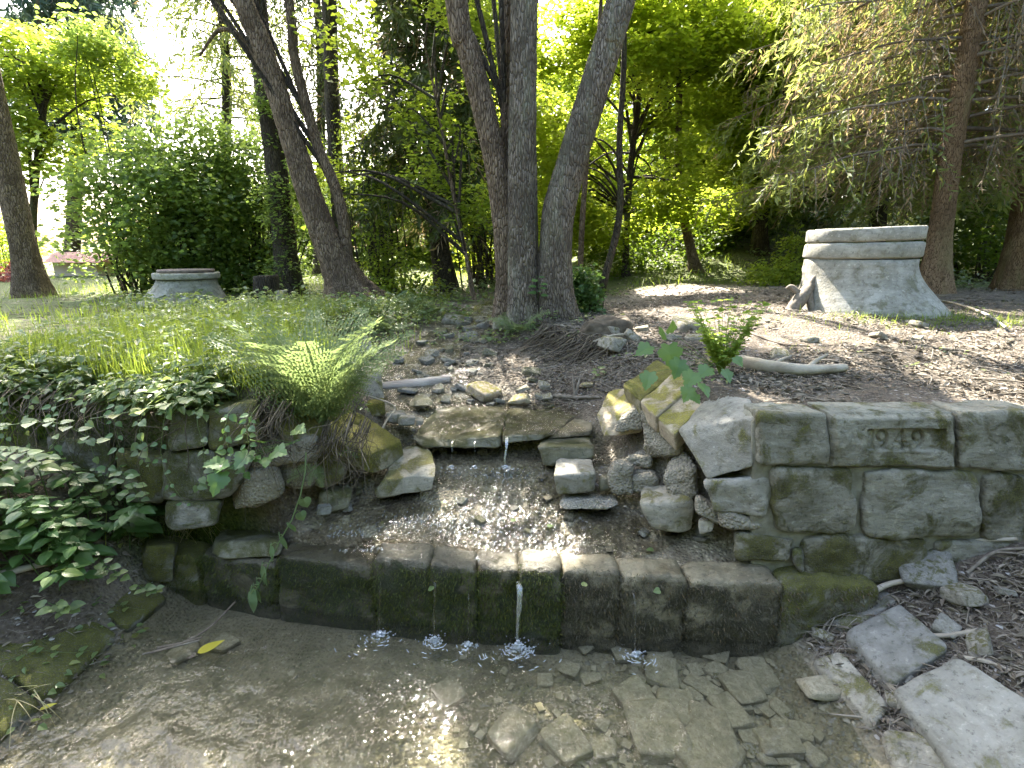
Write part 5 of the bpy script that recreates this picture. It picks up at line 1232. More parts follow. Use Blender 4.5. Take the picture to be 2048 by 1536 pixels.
for px, py, w, lab in ((1236, 662, 60, 'slanting grey slab beside the dark root lump'), (1262, 672, 44, 'grey angular stone right of the slanting slab'), (1222, 690, 66, 'flat pale flake of stone in front of the slanting slab'), (1370, 648, 56, 'broad pale stone half buried behind the maple seedling'), (1340, 672, 40, 'grey stone left of the broad pale stone'), (1390, 672, 36, 'small bluish stone right of the broad pale stone'),
                       (1285, 655, 30, 'small upright grey stone on the path edge'), (1620, 676, 28, 'dark grey stone on the gravel in front of the right shaft'), (1755, 668, 22, 'pale blue-grey pebble in front of the right shaft'), (1834, 672, 22, 'second blue-grey pebble further right before the shaft'), (1560, 708, 40, 'rounded half-buried stone above the pale root'),
                       (1832, 645, 30, 'flat dark stone in the grass below the shaft')):
    p = GP(px, py + 8); sz = w * np.linalg.norm(p - (0, 0, 1.7)) / 1000 * 0.9
    loose(p + (0, 0, sz * .06), sz, 'grey', lab, 'stone', tilt=0.25)
k = 0
while k < 60:      # slates in the stream bed
    y = rng.uniform(3.35, 6.0); cxx = np.interp(y, CY, CCX); x = cxx + rng.normal() * np.interp(y, CY, CHW) * 0.9 + 0.1
    loose((x, y, hz(x, y) + 0.008), rng.uniform(0.05, 0.15), rng.choice(['grey_dark', 'wet', 'grey', 'grey_dark']), 'flat dark slate in the upper stream bed', 'stone', 'slates in the upper stream bed', tilt=0.25); k += 1
k = 0
while k < 34:      # chips on the right bank slope and litter
    if k % 2: x, y = rng.uniform(1.5, 2.5), rng.uniform(1.25, 1.9)
    else: x, y = rng.uniform(0.55, 3.8), rng.uniform(2.35, 5.0)
    if y > YW(x) - .02 and x > 1.0 and y < 2.3: continue
    loose((x, y, hz(x, y) + 0.008), rng.uniform(0.02, 0.07), rng.choice(['grey', 'pale', 'grey']), 'small grey stone chip lying in the litter', 'stone', 'stone chips in the litter', tilt=0.3); k += 1
for px, py, w, lab, m in ((1553, 1156, 24, 'white chip of stone on the weir top, leftmost of three', 'pale'), (1566, 1150, 26, 'grey-blue chip of stone beside the white one', 'grey'), (1594, 1156, 16, 'smallest white chip on the weir top', 'pale'), (1960, 1300, 60, 'angular grey stone at the top corner of the largest flagstone', 'grey'), (1925, 1205, 56, 'pointed grey stone in the litter at the wall foot', 'grey'),
                          (1890, 1268, 40, 'pale cube of stone beside the short stick', 'pale'), (1642, 1282, 36, 'dark little block at the water edge under the flagstones', 'grey'), (1790, 1405, 30, 'small blue-grey stone in the joint by the largest flagstone', 'grey'), (1850, 1160, 90, 'dark flat stone lying at the foot of the lowest block', 'grey_dark')):
    p = GP(px, py); sz = w * np.linalg.norm(p - (0, 0, 1.7)) / 1000 * 0.85
    loose(p + (0, 0, 0.03 if py < 1160 else .015), sz, m, lab, 'stone', tilt=0.3)

k = 0
while k < 26:
    y = rng.uniform(2.1, 2.75); cxx, hww = np.interp(y, CY, CCX), np.interp(y, CY, CHW); x = cxx + rng.uniform(-1.1, 1.15) * hww
    loose((x, y, hz(x, y) + 0.004), rng.uniform(0.025, 0.08), rng.choice(['wet', 'grey_dark', 'weir_tan', 'conglo_wet']), 'small wet stone set in the sloping apron', 'stone', 'small stones in the apron', tilt=0.2); k += 1
# the smaller stones of the pool as one mass
b = Bag(); k = 0
while k < 130:
    px, py = rng.uniform(900, 1760), rng.uniform(1272, 1540); p = np.array(PZ(px, py, -0.09))
    if rng.uniform() > 0.2 + 0.8 * ss(1050, 1450, px) or p[0] > 1.14 or p[1] > yweir(p[0]) - 0.1: continue
    V, F = protos[rng.integers(14)]; a = rng.uniform(0, 6.28); s = rng.uniform(.02, .05); c, sn = math.cos(a) * s, math.sin(a) * s
    b.add(np.stack([V[:, 0] * c - V[:, 1] * sn + p[0], V[:, 0] * sn + V[:, 1] * c + p[1], V[:, 2] * s * .7 + hz(p[0], p[1]) + .005], -1), F); k += 1
tag(b.obj('pool_stones', M['bedstone']), 'many little stones scattered between the larger ones on the pool bed', kind='stuff')
# gravel as a mass
def chips(n, fn, smin, smax, name, label, mat):
    base = np.array([(1, 0, 0), (.3, .9, 0), (-.8, .6, 0), (-.8, -.6, 0), (.4, -.9, 0), (.1, .05, .55), (-.25, -.1, -.5)], float)
    Ft = np.array([(0, 1, 5), (1, 2, 5), (2, 3, 5), (3, 4, 5), (4, 0, 5), (1, 0, 6), (2, 1, 6), (3, 2, 6), (4, 3, 6), (0, 4, 6)])
    p = fn(n); n = len(p); s = rng.uniform(smin, smax, n) * rng.uniform(.5, 1, n)
    V = base[None] * rng.uniform(.6, 1.3, (n, 7, 3)) * s[:, None, None] * np.stack([np.ones(n), rng.uniform(.5, 1, n), rng.uniform(.3, .8, n)], -1)[:, None]
    a = rng.uniform(0, 6.28, n); c, sn = np.cos(a)[:, None], np.sin(a)[:, None]
    W = np.stack([V[..., 0] * c - V[..., 1] * sn, V[..., 0] * sn + V[..., 1] * c, V[..., 2]], -1) + p[:, None]
    F = (np.arange(n)[:, None, None] * 7 + Ft[None]).reshape(-1, 3)
    return tag(obj(name, W.reshape(-1, 3), F, M[mat], smooth=False), label, kind='stuff')
def mat_gravel(name, cs, rough=0.8, coat=0.0):
    m = NT(name); r = m.n('NewGeometry').outputs['Random Per Island']
    cr = m.n('ValToRGB', {0: r}); el = cr.color_ramp.elements
    el[0].color = (*cs[0], 1); el[1].color = (*cs[-1], 1)
    for i, c in enumerate(cs[1:-1]): e = el.new((i + 1) / (len(cs) - 1)); e.color = (*c, 1)
    p = m.n('BsdfPrincipled', {'Base Color': cr.outputs[0], 'Roughness': rough, 'Specular IOR Level': 0.4, 'Coat Weight': coat, 'Coat Roughness': 0.15})
    return m.done(p.outputs[0])
M['gravel_wet'] = mat_gravel('wet_gravel', [(0.09, 0.08, 0.055), (0.21, 0.185, 0.125), (0.13, 0.12, 0.095), (0.29, 0.26, 0.185), (0.17, 0.145, 0.095)], 0.6, 0.15)
M['gravel'] = mat_gravel('dry_gravel', [(0.16, 0.15, 0.14), (0.28, 0.26, 0.235), (0.22, 0.19, 0.16), (0.42, 0.41, 0.39)])
def zat(x, y, dz=0.0): return np.stack([x, y, H(x, y) + dz], -1)
def apron_pts(n):
    y = rng.uniform(2.12, 2.85, n); cx, hw = np.interp(y, CY, CCX), np.interp(y, CY, CHW)
    p = zat(cx + rng.uniform(-1, 1, n) * (hw + .12), y); return p[fbm(p * (5, 5, 0), 3, 77) > -.05]
chips(2400, apron_pts, 0.004, 0.010, 'gravel', 'wet pebbles set in the sloping apron', 'gravel_wet')
def stream_pts(n):
    y = rng.uniform(3.2, 7.0, n); cx, hw = np.interp(y, CY, CCX), np.interp(y, CY, CHW)
    return zat(cx + rng.normal(size=n) * (hw * .8) + .1, y)
chips(3500, stream_pts, 0.008, 0.03, 'gravel', 'dark gravel of the upper stream bed', 'gravel_wet')
def bed_pts(n):
    x = rng.uniform(-1.7, 1.3, n); y = rng.uniform(0.8, 2.0, n); k = (y < yweir(x) - .08) & (rng.uniform(size=n) < 0.12 + 0.88 * ss(0.1, 0.9, x))
    return zat(x[k], y[k])
chips(6000, bed_pts, 0.006, 0.022, 'gravel', 'small stones scattered on the pool bed', 'gravel_wet')
def plat_pts(n):
    x = rng.uniform(0.3, 4.5, n); y = rng.uniform(2.3, 6.5, n); k = (fbm(np.stack([x, y, 0 * x], -1) * 1.2, 2, 5) > -.1)
    return zat(x[k], y[k])
chips(6500, plat_pts, 0.005, 0.020, 'gravel', 'loose grey gravel on the right bank', 'gravel')
def slope_pts(n):
    x = rng.uniform(1.3, 2.6, n); y = rng.uniform(0.9, 1.93, n); return zat(x, y)
def left_slope(n):
    x = rng.uniform(-3.0, -1.75, n); y = rng.uniform(1.1, 2.35, n); k = fbm(np.stack([x, y, 0 * x], -1) * 3, 2, 7) > -.25; return zat(x[k], y[k], .004)
chips(500, left_slope, 0.005, 0.018, 'gravel', 'stone chips on the left slope', 'gravel')
chips(900, slope_pts, 0.006, 0.02, 'gravel', 'stone chips on the right slope', 'gravel')

# ------------------------------------------------------------------ litter, roots, moss
def flat_bits(n, fn, lmin, lmax, wr, lift):
    p = fn(n); n = len(p); a = rng.uniform(0, 6.28, n)
    D = np.stack([np.cos(a), np.sin(a), rng.normal(size=n) * .22], -1); N = np.stack([rng.normal(size=n) * .5, rng.normal(size=n) * .5, np.ones(n)], -1)
    L = rng.uniform(lmin, lmax, n); p[:, 2] += lift * rng.uniform(0, 1, n)
    return leaf6(p, D, N, L, L * rng.uniform(wr * .5, wr, n), rng.uniform(-.3, .4), .1)
def right_pts(n):
    x = np.abs(rng.normal(size=n)) * 2.0 + 0.35; y = 2.22 + rng.exponential(1.5, n)
    k = (x < 6.5) & (y < 8) & ((x > 0.85) | (y > 3.0)) & (fbm(np.stack([x, y, 0 * x], -1) * 1.7, 3, 99) > -.28 + .3 * rng.normal(size=n) * .3); return zat(x[k], y[k], 0.003)
def bank_pts(n):
    y = rng.uniform(3.25, 6.0, n); x = np.interp(y, CY, CCX) + np.interp(y, CY, CHW) + rng.uniform(-.1, 1.3, n); return zat(x, y, 0.003)
def far_pts(n):
    x = rng.uniform(-7, 9, n); y = rng.uniform(4.5, 13, n); return zat(x, y, 0.004)
b = Bag()
b.add(*flat_bits(1500, left_slope, .012, .05, .5, .015)); b.add(*flat_bits(17000, right_pts, .012, .055, .5, .012)); b.add(*flat_bits(3500, bank_pts, .02, .055, .5, .012)); b.add(*flat_bits(3500, slope_pts, .02, .06, .45, .025)); b.add(*flat_bits(6500, far_pts, .03, .07, .6, .012))
tag(b.obj('leaf_litter', M['litter'], smooth=False), 'dry brown leaf litter on both banks', kind='stuff')
def needles_lit(n, fn, lmin, lmax, w, lift):
    p = fn(n); n = len(p); a = rng.uniform(0, 6.28, n)
    D = np.stack([np.cos(a), np.sin(a), np.abs(rng.normal(size=n)) * .15], -1); p[:, 2] += lift * rng.uniform(0, 1, n)
    return strips(p, D, rng.uniform(lmin, lmax, n), w, 0.25, nseg=2, side=unit(np.stack([-D[:, 1], D[:, 0], rng.normal(size=n) * .6], -1)))
b = Bag()
b.add(*needles_lit(16000, right_pts, .02, .12, .0036, .02)); b.add(*needles_lit(5000, bank_pts, .03, .16, .005, .025)); b.add(*needles_lit(1200, left_slope, .02, .10, .003, .02)); b.add(*needles_lit(3800, slope_pts, .02, .11, .0032, .03)); b.add(*needles_lit(3000, far_pts, .05, .2, .008, .02))
tag(b.obj('twig_litter', M['twig_grey'], smooth=False), 'fallen twigs and needles strewn over the ground', kind='stuff')
b = Bag()
for fn, n, l in ((right_pts, 150, .35), (bank_pts, 90, .35), (slope_pts, 130, .26), (far_pts, 120, .6)):
    for q in fn(n):
        a = rng.uniform(0, 6.28); d = np.array((math.cos(a), math.sin(a), 0)); L = l * rng.uniform(.3, 1)
        e = q + d * L; e[2] = hz(e[0], e[1]) + rng.uniform(0, .05); m = (q + e) / 2 + rng.normal(size=3) * (.08 * L, .08 * L, 0); m[2] = hz(m[0], m[1]) + rng.uniform(0.005, .05)
        b.tube(spline([q + (0, 0, .004), m, e], 7), np.linspace(rng.uniform(.0025, .006), .0015, 7), seg=5, cap=False)
tag(b.obj('fallen_twigs', M['twig_grey']), 'crooked dead twigs lying in the litter', kind='stuff')
# roots hanging from the undercut banks
b = Bag()
def hang(n, x0, x1, zc, L, yoff, ylo=None):
    for _ in range(n):
        x = rng.uniform(x0, x1); y = 2.26 + 0.16 * ss(-1.4, -2.6, x) + rng.normal() * .05 + yoff; s = np.array((x, y, zc + rng.normal() * .03))
        l = L * rng.uniform(.3, 1.1); d = np.array((rng.normal() * .38, -abs(rng.normal()) * .16, -rng.uniform(.5, 1)))
        b.tube(spline([s + (0, .12, .03), s + d * l * .15, s + d * l * .6 + rng.normal(size=3) * .06, s + d * l * (.6, 1, 1) + rng.normal(size=3) * .05], 9), np.linspace(rng.uniform(.0015, .0045), .0008, 9), seg=4, cap=False)
hang(120, -2.75, -1.5, 0.93, 0.55, 0.10); hang(50, -1.30, -1.12, 0.92, 0.4, 0.05); hang(60, -0.98, -0.72, 0.80, 0.34, 0.10)
for _ in range(280):      # roots under the trio
    y = rng.uniform(3.75, 4.75); x = float(np.interp(y, CY, CCX) + np.interp(y, CY, CHW) + np.interp(y, [3.6, 4.3, 5], [1.25, 1.0, .6])) - rng.uniform(-.02, .16); s = np.array((x, y, hz(x + .15, y) + rng.uniform(-.10, .02)))
    d = np.array((-.5 + rng.normal() * .5, -.4, -rng.uniform(.3, 1.2))); l = rng.uniform(.12, .42)
    b.tube(spline([s, s + d * l * .4 + rng.normal(size=3) * .03, s + d * l], 7), np.linspace(rng.uniform(.003, .011), .0015, 7), seg=5, cap=False)
tag(b.obj('hanging_roots', M['root']), 'thin roots hanging out of the undercut banks', kind='stuff')
rl = GP(1210, 668)
V, F = hexrock([rl + q for q in ((-.2, -.1, -.05), (.2, -.08, -.03), (.18, -.06, .13), (-.18, -.08, .08), (-.2, .15, -.05), (.2, .15, 0), (.16, .1, .15), (-.15, .1, .1))], n=18, k=5, amp=.06, freq=9, seed=8, oct=5, ridge=.5)
tag(obj('root_lump', V, F, M['root']), 'dark rotten root lump right of the leaning trunk foot', 'root')
# moss on the weir stones
for i, (o, bl, br, zt, V, m) in enumerate(weir_st):
    n = 3000; me = o.data
    co = np.zeros(len(me.vertices) * 3, np.float32); me.vertices.foreach_get('co', co); co = co.reshape(-1, 3) + np.array(world_loc(o))
    no = np.zeros(len(me.vertices) * 3, np.float32); me.vertex_normals.foreach_get('vector', no); no = no.reshape(-1, 3)
    sel = np.where((no[:, 1] < -0.25) & (co[:, 2] > -0.05) & (co[:, 2] < zt - 0.012))[0]
    if not len(sel): continue
    k = rng.choice(sel, n); p = co[k] + rng.normal(size=(n, 3)) * (.012, .004, .012)
    keep = fbm(p * 9, 3, 50) > -0.32; p = p[keep]; nn = no[k][keep]; n = len(p)
    D = nn * .5 + np.array((0, 0, -.8)) + rng.normal(size=(n, 3)) * .45
    V2, F2 = leaf4(p - nn * .004, D, nn + rng.normal(size=(n, 3)) * .4, rng.uniform(.009, .026, n), rng.uniform(.002, .005, n), .1)
    mo = obj('moss', V2, F2, M['moss_brown' if i >= 7 else 'moss'], o, smooth=False); mo['kind'] = 'stuff'
# ------------------------------------------------------------------ plants on the banks
def blades(n, fn, hmin, hmax, w, name, label, mat, lean=.35):
    p = fn(n); n = len(p); a = rng.uniform(0, 6.28, n); q = np.abs(rng.normal(size=n)) * lean
    D = np.stack([np.cos(a) * q, np.sin(a) * q, np.ones(n)], -1); L = rng.uniform(hmin, hmax, n)
    S = unit(np.stack([-np.sin(a), np.cos(a), np.zeros(n)], -1))
    S = unit(S + rng.normal(size=(n, 3)) * .3)
    V, F = strips(p - (0, 0, .01), D + 0, L, w * rng.uniform(.6, 1.3, n), rng.uniform(.15, .6, n), side=S, nseg=2)
    # bend outwards
    return V, F
def clump_mask(x, y, s, f, seed, t): return fbm(np.stack([x, y, 0 * x], -1) * f, 3, seed) > t
def grass_left(n):
    x = rng.uniform(-4.6, -0.9, n); y = 2.36 + np.abs(rng.normal(size=n)) * 1.3
    k = clump_mask(x, y, 1, 1.3, 91, -0.12) & (x < np.interp(y, CY, CCX) - np.interp(y, CY, CHW) - .35); return zat(x[k], y[k])
def grass_far(n):
    x = rng.uniform(-9, 8, n); y = rng.uniform(4.5, 14, n); k = clump_mask(x, y, 1, .8, 92, -0.05) & ((x < -.9) | (y > 7.6)); return zat(x[k], y[k])
def grass_shaft(n):
    x = rng.normal(size=n) * .55 + 3.5; y = rng.normal(size=n) * .16 + 4.02; return zat(x, y)
def grass_sparse(n):
    x = rng.uniform(.8, 5, n); y = rng.uniform(3, 7, n); k = clump_mask(x, y, 1, 2.0, 93, .22); return zat(x[k], y[k])
b = Bag()
b.add(*blades(24000, grass_left, .10, .34, .006, '', '', '')); b.add(*blades(16000, grass_far, .08, .26, .011, '', '', '')); b.add(*blades(1800, grass_shaft, .04, .12, .005, '', '', '', .6)); b.add(*blades(2600, grass_sparse, .03, .09, .005, '', '', '', .7))
def grass_pool(n):
    x = rng.uniform(-2.6, -2.0, n); y = rng.uniform(1.3, 2.2, n); k = clump_mask(x, y, 1, 3, 94, .1); return zat(x[k], y[k])
b.add(*blades(900, grass_pool, .08, .3, .006, '', '', '', .7))
tag(b.obj('grass', M['grass'], smooth=False), 'long loose grass on the banks', kind='stuff')
b = Bag()
def tuft(px, py, n, L, dz=0.0, spread=.05):
    c = GP(px, py) + (0, 0, dz); p = c + rng.normal(size=(n, 3)) * (spread, spread * .6, .01)
    a = rng.uniform(0, 6.28, n); D = np.stack([np.cos(a) * .7, np.sin(a) * .6 - .5, rng.uniform(-.6, .7, n)], -1)
    b.add(*strips(p, D, rng.uniform(.4, 1, n) * L, .004, .5, nseg=4))
tuft(655, 872, 120, .30, .03); tuft(360, 1090, 36, .34, .1); tuft(400, 1075, 26, .3, .1); tuft(540, 792, 40, .16); tuft(1420, 730, 46, .2, .02); tuft(20, 1400, 26, .3, .02)
tag(b.obj('dry_grass', M['drygrass'], smooth=False), 'dry pale grass stems hanging at the bank edges', kind='stuff')
# leafy ground cover: little stems with flat leaves
def cover(n, fn, hmin, hmax, lmin, lmax, per=6):
    p = fn(n); n = len(p); h = rng.uniform(hmin, hmax, n)
    c = np.repeat(p, per, 0); hh = np.repeat(h, per) * rng.uniform(.45, 1.1, n * per); a = rng.uniform(0, 6.28, n * per); r = rng.uniform(.01, .07, n * per)
    q = c + np.stack([np.cos(a) * r, np.sin(a) * r, hh], -1)
    D = np.stack([np.cos(a), np.sin(a), rng.normal(size=n * per) * .25 - .1], -1); N = np.stack([rng.normal(size=n * per) * .35, rng.normal(size=n * per) * .35 - .12, np.ones(n * per)], -1)
    L = rng.uniform(lmin, lmax, n * per)
    return leaf6(q, D, N, L, L * rng.uniform(.55, .8, n * per), .12, .15)
def cov_mound(n):
    x = rng.uniform(-3.6, -0.75, n); y = rng.uniform(2.9, 6.2, n); k = clump_mask(x, y, 1, 1.6, 95, -.22) & (x < np.interp(y, CY, CCX) - np.interp(y, CY, CHW) - .22); return zat(x[k], y[k])
def cov_edge(n):
    x = rng.uniform(-3.0, -1.15, n); y = yweir(x) + .10 + np.abs(rng.normal(size=n)) * .22; k = clump_mask(x, y, 1, 2.5, 96, -.35) & ((x < -1.5) | (y > 2.55)); p = zat(x[k], y[k]); p[:, 2] = np.maximum(p[:, 2], .90 + .06 * rng.uniform(size=len(p))); return p
def cov_far(n):
    x = rng.uniform(-5, 7.5, n); y = rng.uniform(5.5, 11, n); k = clump_mask(x, y, 1, .9, 97, .02) & ((x < .2) | (y > 6.8)); return zat(x[k], y[k])
def cov_stream(n):
    y = rng.uniform(3.8, 6.5, n); x = np.interp(y, CY, CCX) - np.interp(y, CY, CHW) - rng.uniform(.1, .8, n); return zat(x, y)
b = Bag()
b.add(*cover(1500, cov_mound, .04, .2, .03, .06)); b.add(*cover(1000, cov_edge, .02, .13, .03, .065)); b.add(*cover(1800, cov_far, .05, .25, .05, .09)); b.add(*cover(500, cov_stream, .03, .16, .025, .05))
def cov_trunk(n):
    x = rng.normal(size=n) * .35 + .15; y = rng.uniform(4.75, 5.1, n); return zat(x, y)
b.add(*cover(70, cov_trunk, .03, .15, .03, .055))
def cov_right(n):
    x = rng.uniform(.8, 4.5, n); y = rng.uniform(2.6, 5.5, n); k = clump_mask(x, y, 1, 2.2, 98, .18); return zat(x[k], y[k])
b.add(*cover(110, left_slope, .01, .06, .02, .045, 5)); b.add(*cover(160, cov_right, .01, .05, .02, .045, 4))
tag(b.obj('ground_cover', M['cover'], smooth=False), 'low leafy weeds carpeting the banks', kind='stuff')

# leaf templates, one mesh each
def fan_leaf(outline, mat, name='leaf', cup=.10, droop=.18):
    o = np.array(outline, float); o = np.vstack([o, (o * (1, -1))[::-1][1:-1]]) if True else o
    n = len(o); z = cup * np.abs(o[:, 1]) - droop * o[:, 0] ** 2
    V = np.vstack([[(0.38, 0, -droop * .14)], np.column_stack([o, z])]); i = np.arange(n)
    F = np.stack([np.zeros(n, int), 1 + i, 1 + (i + 1) % n], -1)
    return make_mesh(name, V, F[:, ::-1], M[mat], False)
MAPLE = [(0, 0), (-.10, .18), (-.05, .34), (.10, .30), (.14, .42), (.26, .52), (.36, .44), (.42, .48), (.50, .33), (.60, .36), (.62, .22), (.78, .22), (.84, .12), (1.0, 0)]
OVATE = [(0, 0), (.06, .17), (.16, .28), (.30, .34), (.46, .33), (.62, .26), (.78, .16), (.90, .07), (1.0, 0)]
HEART = [(0, 0), (-.08, .16), (0, .32), (.16, .42), (.36, .42), (.56, .34), (.74, .22), (.88, .09), (1.0, 0)]
me_maple = fan_leaf(MAPLE, 'maple'); me_nettle = fan_leaf(OVATE, 'nettle'); me_heart = fan_leaf(HEART, 'cover'); me_wilt = fan_leaf(HEART, 'wilt', cup=-.35, droop=.5); me_yellow = fan_leaf(OVATE, 'yellow', cup=.05, droop=.05)
def put_leaf(me, root, base, d, n, s, petiole=None, mat='maple'):
    inst('leaf', me, frame_matrix(base, d, n, s), root)
def plant(name, label, cat, foot, stems, leaf_me, leaves, stem_mat='maple', group=None, sr=.003):
    """stems: list of point lists; leaves: (base, direction, normal, size, stem_from)"""
    r = thing(name, label, cat, foot, group)
    bag = Bag()
    for s in stems: bag.tube(spline(s, 8), np.linspace(sr, sr * .5, 8), seg=5, cap=False)
    for (bp, d, n, s, fr) in leaves:
        if fr is not None: bag.tube(spline([fr, (np.array(fr) + bp) / 2 + (0, 0, .01), bp], 6), np.linspace(sr * .5, sr * .4, 6), seg=4, cap=False)
        put_leaf(leaf_me, r, bp, d, n, s)
    bag.obj('stem', M[stem_mat], r, base=foot)
    return r
# maple seedling on the right with its light bushy neighbour
f = GP(1425, 752); f = np.array(f)
mlv = []
for px, py, Y, ex, ey, s in ((1338, 690, 2.62, 1345, 735, .135), (1300, 692, 2.66, 1264, 712, .10), (1300, 745, 2.52, 1290, 778, .10), (1388, 745, 2.40, 1372, 775, .10), (1402, 768, 2.34, 1415, 785, .085), (1380, 775, 2.36, 1368, 805, .085), (1450, 740, 2.42, 1462, 762, .075), (1322, 672, 2.75, 1328, 660, .09), (1360, 720, 2.55, 1352, 752, .11), (1418, 735, 2.42, 1398, 752, .09), (1340, 665, 2.7, 1350, 640, .08), (1470, 715, 2.45, 1490, 735, .06), (1385, 790, 2.34, 1400, 806, .06)):
    bp = np.array(P(px, py, Y)); e = np.array(P(ex, ey, Y - .05)); d = e - bp
    mlv.append((bp, d, np.array((rng.normal() * .2, -.75, .75)), s, f + (0, 0, .06)))
plant('maple_seedling', 'maple seedling with big lobed leaves over the tan coping stones', 'plant', f, [[f, f + (0, 0, .04), f + (-.05, 0, .1)]], me_maple, mlv)
nf = GP(1440, 752)
r = thing('bushy_weed', 'light green bushy weed with thin upright stems behind the maple seedling', 'plant', nf)
st = Bag(); lv = []
for _ in range(100):
    a = rng.uniform(0, 6.28); l = rng.uniform(.10, .44); t = nf + np.array((math.cos(a) * .13 * l / .25, math.sin(a) * .1, l)); m = nf + (t - nf) * .5 + (0, 0, .03)
    c = spline([nf, m, t], 8); st.tube(c, np.linspace(.0022, .0008, 8), seg=4, cap=False)
    for q in range(9):
        i = rng.integers(2, 8); aa = rng.uniform(0, 6.28); lv.append((c[i], (math.cos(aa), math.sin(aa), .2), rng.uniform(.022, .044)))
st.obj('stem', M['weed'], r, base=nf)
p = np.array([x[0] for x in lv]); D = np.array([x[1] for x in lv]); L = np.array([x[2] for x in lv])
V, F = leaf6(p, D, np.array((0, -.3, 1.0)) + rng.normal(size=p.shape) * .4, L, L * .7)
o = obj('leaves', V, F, M['weed'], r, smooth=False); o['kind'] = 'stuff'
# maple leaves on the left
f = GP(545, 905) + (0, -.02, .02)
mlv = []
for px, py, Y, ex, ey, s in ((448, 925, 2.10, 400, 930, .085), (440, 935, 2.08, 462, 925, .08), (444, 945, 2.06, 425, 985, .11), (498, 905, 2.14, 478, 925, .10), (548, 902, 2.14, 572, 905, .095), (520, 885, 2.2, 505, 875, .085), (590, 858, 2.25, 612, 862, .085), (535, 915, 2.12, 530, 930, .07)):
    bp = np.array(P(px, py, Y)); e = np.array(P(ex, ey, Y - .06))
    mlv.append((bp, e - bp, np.array((rng.normal() * .15, -.55, .85)), s, np.array(P(590, 885, 2.26))))
plant('maple_shoot', 'maple shoot with pale lobed leaves in front of the ruined wall', 'plant', f, [[np.array(P(600, 880, 2.3)), np.array(P(520, 905, 2.18)), np.array(P(450, 930, 2.1))]], me_maple, mlv)
# wilted branch hanging to the water
c = [np.array(P(*q)) for q in ((612, 905, 2.22), (608, 960, 2.14), (588, 1030, 2.06), (555, 1090, 1.98), (528, 1150, 1.93), (512, 1180, 1.90))]
sp = spline(c, 40); wl = []
for i, s in ((12, .07), (15, .06), (18, .065), (21, .10), (23, .085), (28, .11), (30, .10), (33, .07), (36, .10), (38, .11), (39, .09)):
    a = rng.uniform(0, 6.28); wl.append((sp[i] + np.array((math.cos(a), math.sin(a) * .5, -.3)) * .035, (math.cos(a) * .5, math.sin(a) * .3 - .15, -1), (math.cos(a), -.8, .3), s, sp[i]))
plant('wilted_branch', 'wilted leafy branch hanging from the fern down to the pool', 'branch', c[0], [c], me_wilt, wl, 'fern', sr=.004)
# nettles on the left slope
def nettle(pos, h, label, group):
    pos = np.array(pos); tip = pos + np.array((rng.normal() * .10, -.10 + rng.normal() * .06, h)); m = (pos + tip) / 2 + (0, 0.02, .03)
    sp = spline([pos, m, tip], 14); lv = []
    for j, i in enumerate((4, 6, 8, 10, 12, 13)):
        a = j * 1.571 + rng.uniform(-.4, .4)
        for q in (0, math.pi):
            d = np.array((math.cos(a + q), math.sin(a + q), -.15 + rng.normal() * .1)); s = (.095 - .006 * j) * rng.uniform(.7, 1.2)
            lv.append((sp[i] + d * .02, d, np.array((d[0] * .3, d[1] * .3 - .25, 1)), s, sp[i]))
    return plant('nettle', label, 'nettle', pos, [[pos, m, tip]], me_nettle, lv, 'nettle', group, .0028)
k = 0
for px, py in ((20, 1130), (60, 1100), (110, 1130), (150, 1090), (190, 1120), (230, 1085), (40, 1180), (90, 1170), (150, 1150), (215, 1140), (260, 1100), (10, 1060), (70, 1050), (130, 1060), (180, 1050), (300, 1060), (20, 1010), (100, 1010), (-30, 1120), (-20, 1030), (250, 1040), (30, 1085), (85, 1135), (125, 1105), (165, 1125), (205, 1060), (60, 980), (150, 1000), (200, 1010), (0, 1200), (120, 1185), (-60, 1080), (-50, 1160), (240, 1080), (180, 1170), (100, 1060), (285, 1080), (10, 960)):
    nettle(GP(px, py), rng.uniform(.18, .34), 'broad-leaved nettle growing on the slope left of the pool', 'nettles on the slope left of the pool')
# small plants: light sprig left of the ruined wall and one by the leaning trunk
def sprig(px, py, Y, n, h, label, me=None, s=.05, foot=None):
    f = np.array(P(px, py, Y)) if foot is None else foot
    sp = spline([f, f + (0.01, -.03, h * .5), f + (-.02, -.06, h)], 12); lv = []
    for j in range(n):
        i = 2 + int(9 * j / n); a = j * 2.4; d = np.array((math.cos(a), math.sin(a) * .6 - .3, .1))
        lv.append((sp[i] + d * .025, d, np.array((0, -.5, 1)), s * rng.uniform(.7, 1.2), sp[i]))
    plant('weed', label, 'plant', f, [[f, f + (0.01, -.03, h * .5), f + (-.02, -.06, h)]], me or me_nettle, lv, 'nettle', sr=.002)
sprig(280, 1010, 2.2, 16, .22, 'pale leafy sprig in front of the ruined wall blocks')
sprig(240, 1160, 2.0, 12, .14, 'round-leaved creeper sprig above the dark green flagstone', me_heart, .04)
sprig(310, 1180, 2.05, 10, .06, 'little round-leaved weed at the corner of the dark green flagstone', me_heart, .035)
sprig(140, 1220, 1.8, 10, .08, 'round-leaved weed between the two mossy flagstones', me_heart, .045)
sprig(1075, 600, 4.9, 9, .24, 'yellow-green shoot growing between two trunks of the trio', me_nettle, .08)
sprig(1195, 770, 3.5, 14, .16, 'small dark weed on the bank under the roots', me_heart, .04)
sprig(1150, 690, 4.4, 14, .14, 'leafy weed at the foot of the leaning trunk', me_heart, .06)
sprig(2020, 1400, 1.6, 6, .05, 'bright green weed at the edge of the largest flagstone', me_heart, .04)
sprig(700, 915, 2.5, 9, .06, 'small round-leaved weed under the lower mossy slab', me_heart, .03)
